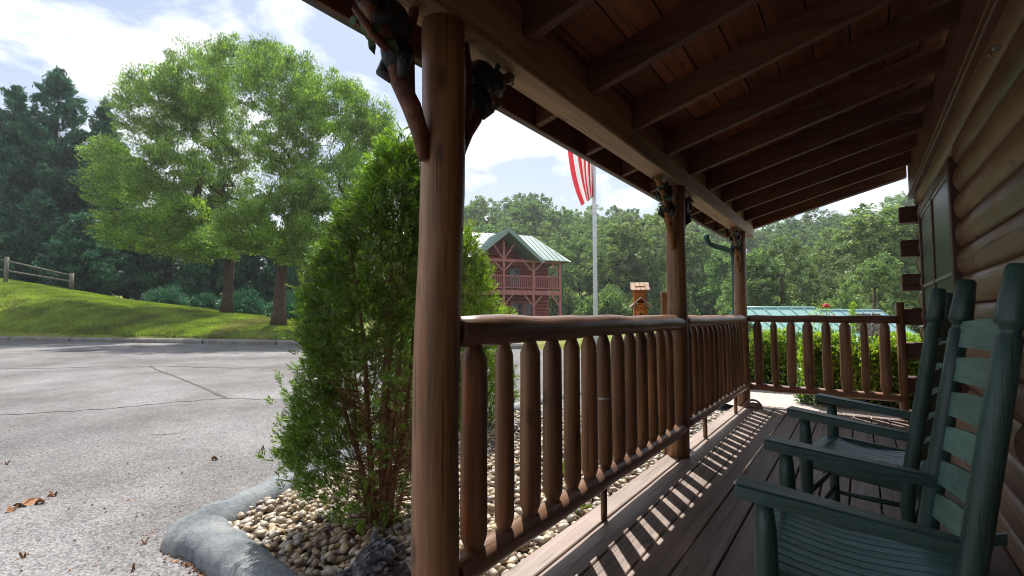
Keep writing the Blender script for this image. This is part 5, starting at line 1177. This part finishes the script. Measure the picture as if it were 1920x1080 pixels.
segs = [(-.55, 2.6, 6.62, 7.9, -.02, .63, 26000), (-2.6, -.5, 7.65, 8.7, -.02, .63, 15000)]
PP = []; DD = []
for s in segs: p, d = hbox(*s); PP.append(p); DD.append(d)
P = np.vstack(PP) - np.array(he.location); D = np.vstack(DD) + rng.normal(scale=.7, size=P.shape); ln = rng.uniform(.032, .062, len(P)); leaves('foliage', P, D, ln, ln * .6, M['hedge'], he, rng, 1)
PP = []
for (x0, x1, y0, y1, z0, z1, n) in segs:
    n = int(n * .75); q = np.stack([rng.uniform(x0 - .03, x1, n), y0 - .05 + (y1 - y0) * rng.rand(n), z1 + rng.normal(scale=.04, size=n) + .03], 1); PP.append(q)
    n2 = int(n * .6); zz = z1 - np.abs(rng.normal(scale=.20, size=n2)); PP.append(np.stack([rng.uniform(x0, x1, n2), np.full(n2, y0 - .05) + rng.normal(scale=.03, size=n2), zz], 1))
P = np.vstack(PP) - np.array(he.location); P += .05 * np.sin(P[:, [1, 0, 0]] * 9); ln = rng.uniform(.03, .06, len(P)); leaves('new_growth', P, rng.normal(size=P.shape) + [0, -.3, .8], ln, ln * .55, M['hedgetop'], he, rng, 1)
b = MB()
for s in segs: b.box(((s[0] + s[1]) / 2 - he.location.x + .04, (s[2] + s[3]) / 2 - he.location.y + .04, (s[4] + s[5]) / 2 - he.location.z - .05), (s[1] - s[0] - .12, s[3] - s[2] - .12, s[5] - s[4] - .02))
b.build('twiggy_core', M['dbark'], he)
# rose
rp0 = px(1549, 590, 7.6); ro = empty('rose_bush', (rp0.x, rp0.y, .45)); tag(ro, 'red rose bloom on a tall stem rising above the end railing', 'rose')
b = MB(); b.tube([(0, 0, 0), (.01, 0, .35), (0, 0, .66)], [.008, .006, .004], 6); b.tube([(0, 0, .3), (-.08, 0, .45), (-.13, 0, .58)], [.005, .004, .003], 6); b.tube([(0, 0, .35), (.1, 0, .44), (.15, 0, .5)], [.005, .004, .003], 6); b.build('stem', M['bleaf'], ro)
def bloom(c, r, m, nm='bloom'):
    b = MB()
    for k in range(22):
        a = k * 2.4; q = math.sqrt(k / 22); cc = Vector(c) + Vector((math.cos(a) * r * q * .8, math.sin(a) * r * q * .8, r * (.5 - .7 * q * q)))
        b.ell(cc, (r * .38, r * .38, r * .12), None, Quaternion(Vector((-math.sin(a), math.cos(a), 0)), q * 1.1).to_matrix(), 8, 5, .08)
    b.build(nm, m, ro)
bloom((0, 0, .69), .062, M['rose']); bloom((.09, .02, .52), .045, M['rose2']); bloom((.16, 0, .50), .03, M['rose2'])
n = 420; q = rng.normal(scale=1, size=(n, 3)) * [.09, .06, .10] + [-.05, 0, .50]; tag(leaves('leaf_cluster', q, rng.normal(size=(n, 3)), rng.uniform(.02, .04, n), rng.uniform(.012, .02, n), M['hedgetop'], ro, rng), kind='stuff')
sp = px(1597, 590, 7.4); so = empty('young_shoot', (sp.x, sp.y, .55)); tag(so, 'upright yellow green shoot above the end railing right of the rose', 'plant')
b = MB(); b.tube([(0, 0, 0), (.01, 0, .3), (.02, 0, .62)], [.006, .004, .002], 6); b.build('stem', M['bleaf'], so)
n = 420; t = rng.rand(n); q = np.stack([rng.normal(scale=.03, size=n) * (1.2 - t * .7) + .02 * t, rng.normal(scale=.03, size=n), .15 + t * .5], 1); leaves('leaf_cluster', q, rng.normal(size=(n, 3)) * .5 + [0, 0, 1], rng.uniform(.025, .05, n), rng.uniform(.012, .02, n), M['hedgetop'], so, rng).__setitem__('kind', 'stuff')

# ------------------------------------------------------------------ grass and litter
rng = np.random.RandomState(5); n = 120000; ug = rng.uniform(-60, 640, n); sg = rng.rand(n) ** 1.25 * 11 + .22
tg = (ug - 960) / 911.4; dl = (CU0[1] * CUN[1] + CU0[0] * CUN[0]) / (tg * CUN[0] + CUN[1]); dg = dl + sg / (tg * CUN[0] + CUN[1]); rg = tg * dg; zg = terr(rg, dg)
P = rg[:, None] * np.array(RV) + dg[:, None] * np.array(FV) + np.stack([0 * zg, 0 * zg, zg + .03], 1); D = rng.normal(scale=.35, size=P.shape) + [0, 0, 1]
hl = rng.uniform(.06, .13, n); brown = (np.sin(P[:, 0] * .9 + np.sin(P[:, 1] * .7) * 2) + rng.normal(scale=.6, size=n) + (tg + .62) * 5 + .8 * np.sin(P[:, 0] * 2.3 + P[:, 1] * 1.7)) > 1.0
o = leaves('lawn_grass', P[~brown], D[~brown], hl[~brown], .03, M['grass'], None, rng); tag(o, 'short green mown grass on the slope', 'grass', kind='stuff')
o = leaves('dry_grass', P[brown], D[brown], hl[brown] * .8, .03, M['bladebrown'], None, rng); tag(o, 'thin dry brown grass under the shade trees', 'grass', kind='stuff')
def dryleaf(p, s, rz_, lab, grp='dry leaves lying on the driveway'):
    b = MB(); pts = []; K = 14
    for k in range(K): a = 2 * math.pi * k / K; r_ = s * (1 if k % 2 else .62) * (1 + .25 * math.cos(a)); pts.append((r_ * math.cos(a), r_ * .62 * math.sin(a), .012 + .018 * math.sin(a * 2 + s * 99)))
    b.add(pts + [(0, 0, .006)], [(k, (k + 1) % K, K) for k in range(K)]); o = b.build('dry_leaf', M['dryleaf'], None, p); o.rotation_euler = (0, 0, rz_); tag(o, lab, 'leaf', grp); return o
random.seed(8)
for (u, v, s, lb) in ((62, 940, .10, 'largest curled brown leaf on the driveway at the left'), (45, 948, .07, 'brown leaf left of the largest leaf'), (92, 936, .06, 'brown leaf right of the largest leaf'), (118, 923, .045, 'small reddish leaf above the largest leaf'), (410, 857, .055, 'pale brown leaf in the middle of the driveway'), (288, 1009, .03, 'tiny red leaf left of the kerb tip'), (500, 838, .04, 'small leaf close to the tall arborvitae'), (28, 866, .03, 'small pale leaf at the left edge'), (68, 1033, .028, 'small green brown leaf near the bottom left'), (270, 1056, .025, 'tiny leaf by the bottom edge')):
    dryleaf(rpx(u, v, .002), s * .62, random.uniform(0, 6), lb)
n = 420; P = []
for i in range(n):
    if i < 170: u = random.gauss(385, 34); v = 1030 + (u - 340) * .55 + random.gauss(0, 7); 
    else: u = random.uniform(0, 560); v = random.uniform(800, 1080)
    P.append(rpx(u, v, .006))
P = np.array([p[:] for p in P]); ln = np.random.RandomState(3).uniform(.008, .022, n); o = leaves('leaf_litter', P, RN.normal(size=(n, 3)) * [1, 1, .15], ln, ln * .6, M['dryleaf'], None, RN); tag(o, 'scattered leaf crumbs on driveway beside the bed kerb', 'leaf litter', kind='stuff')
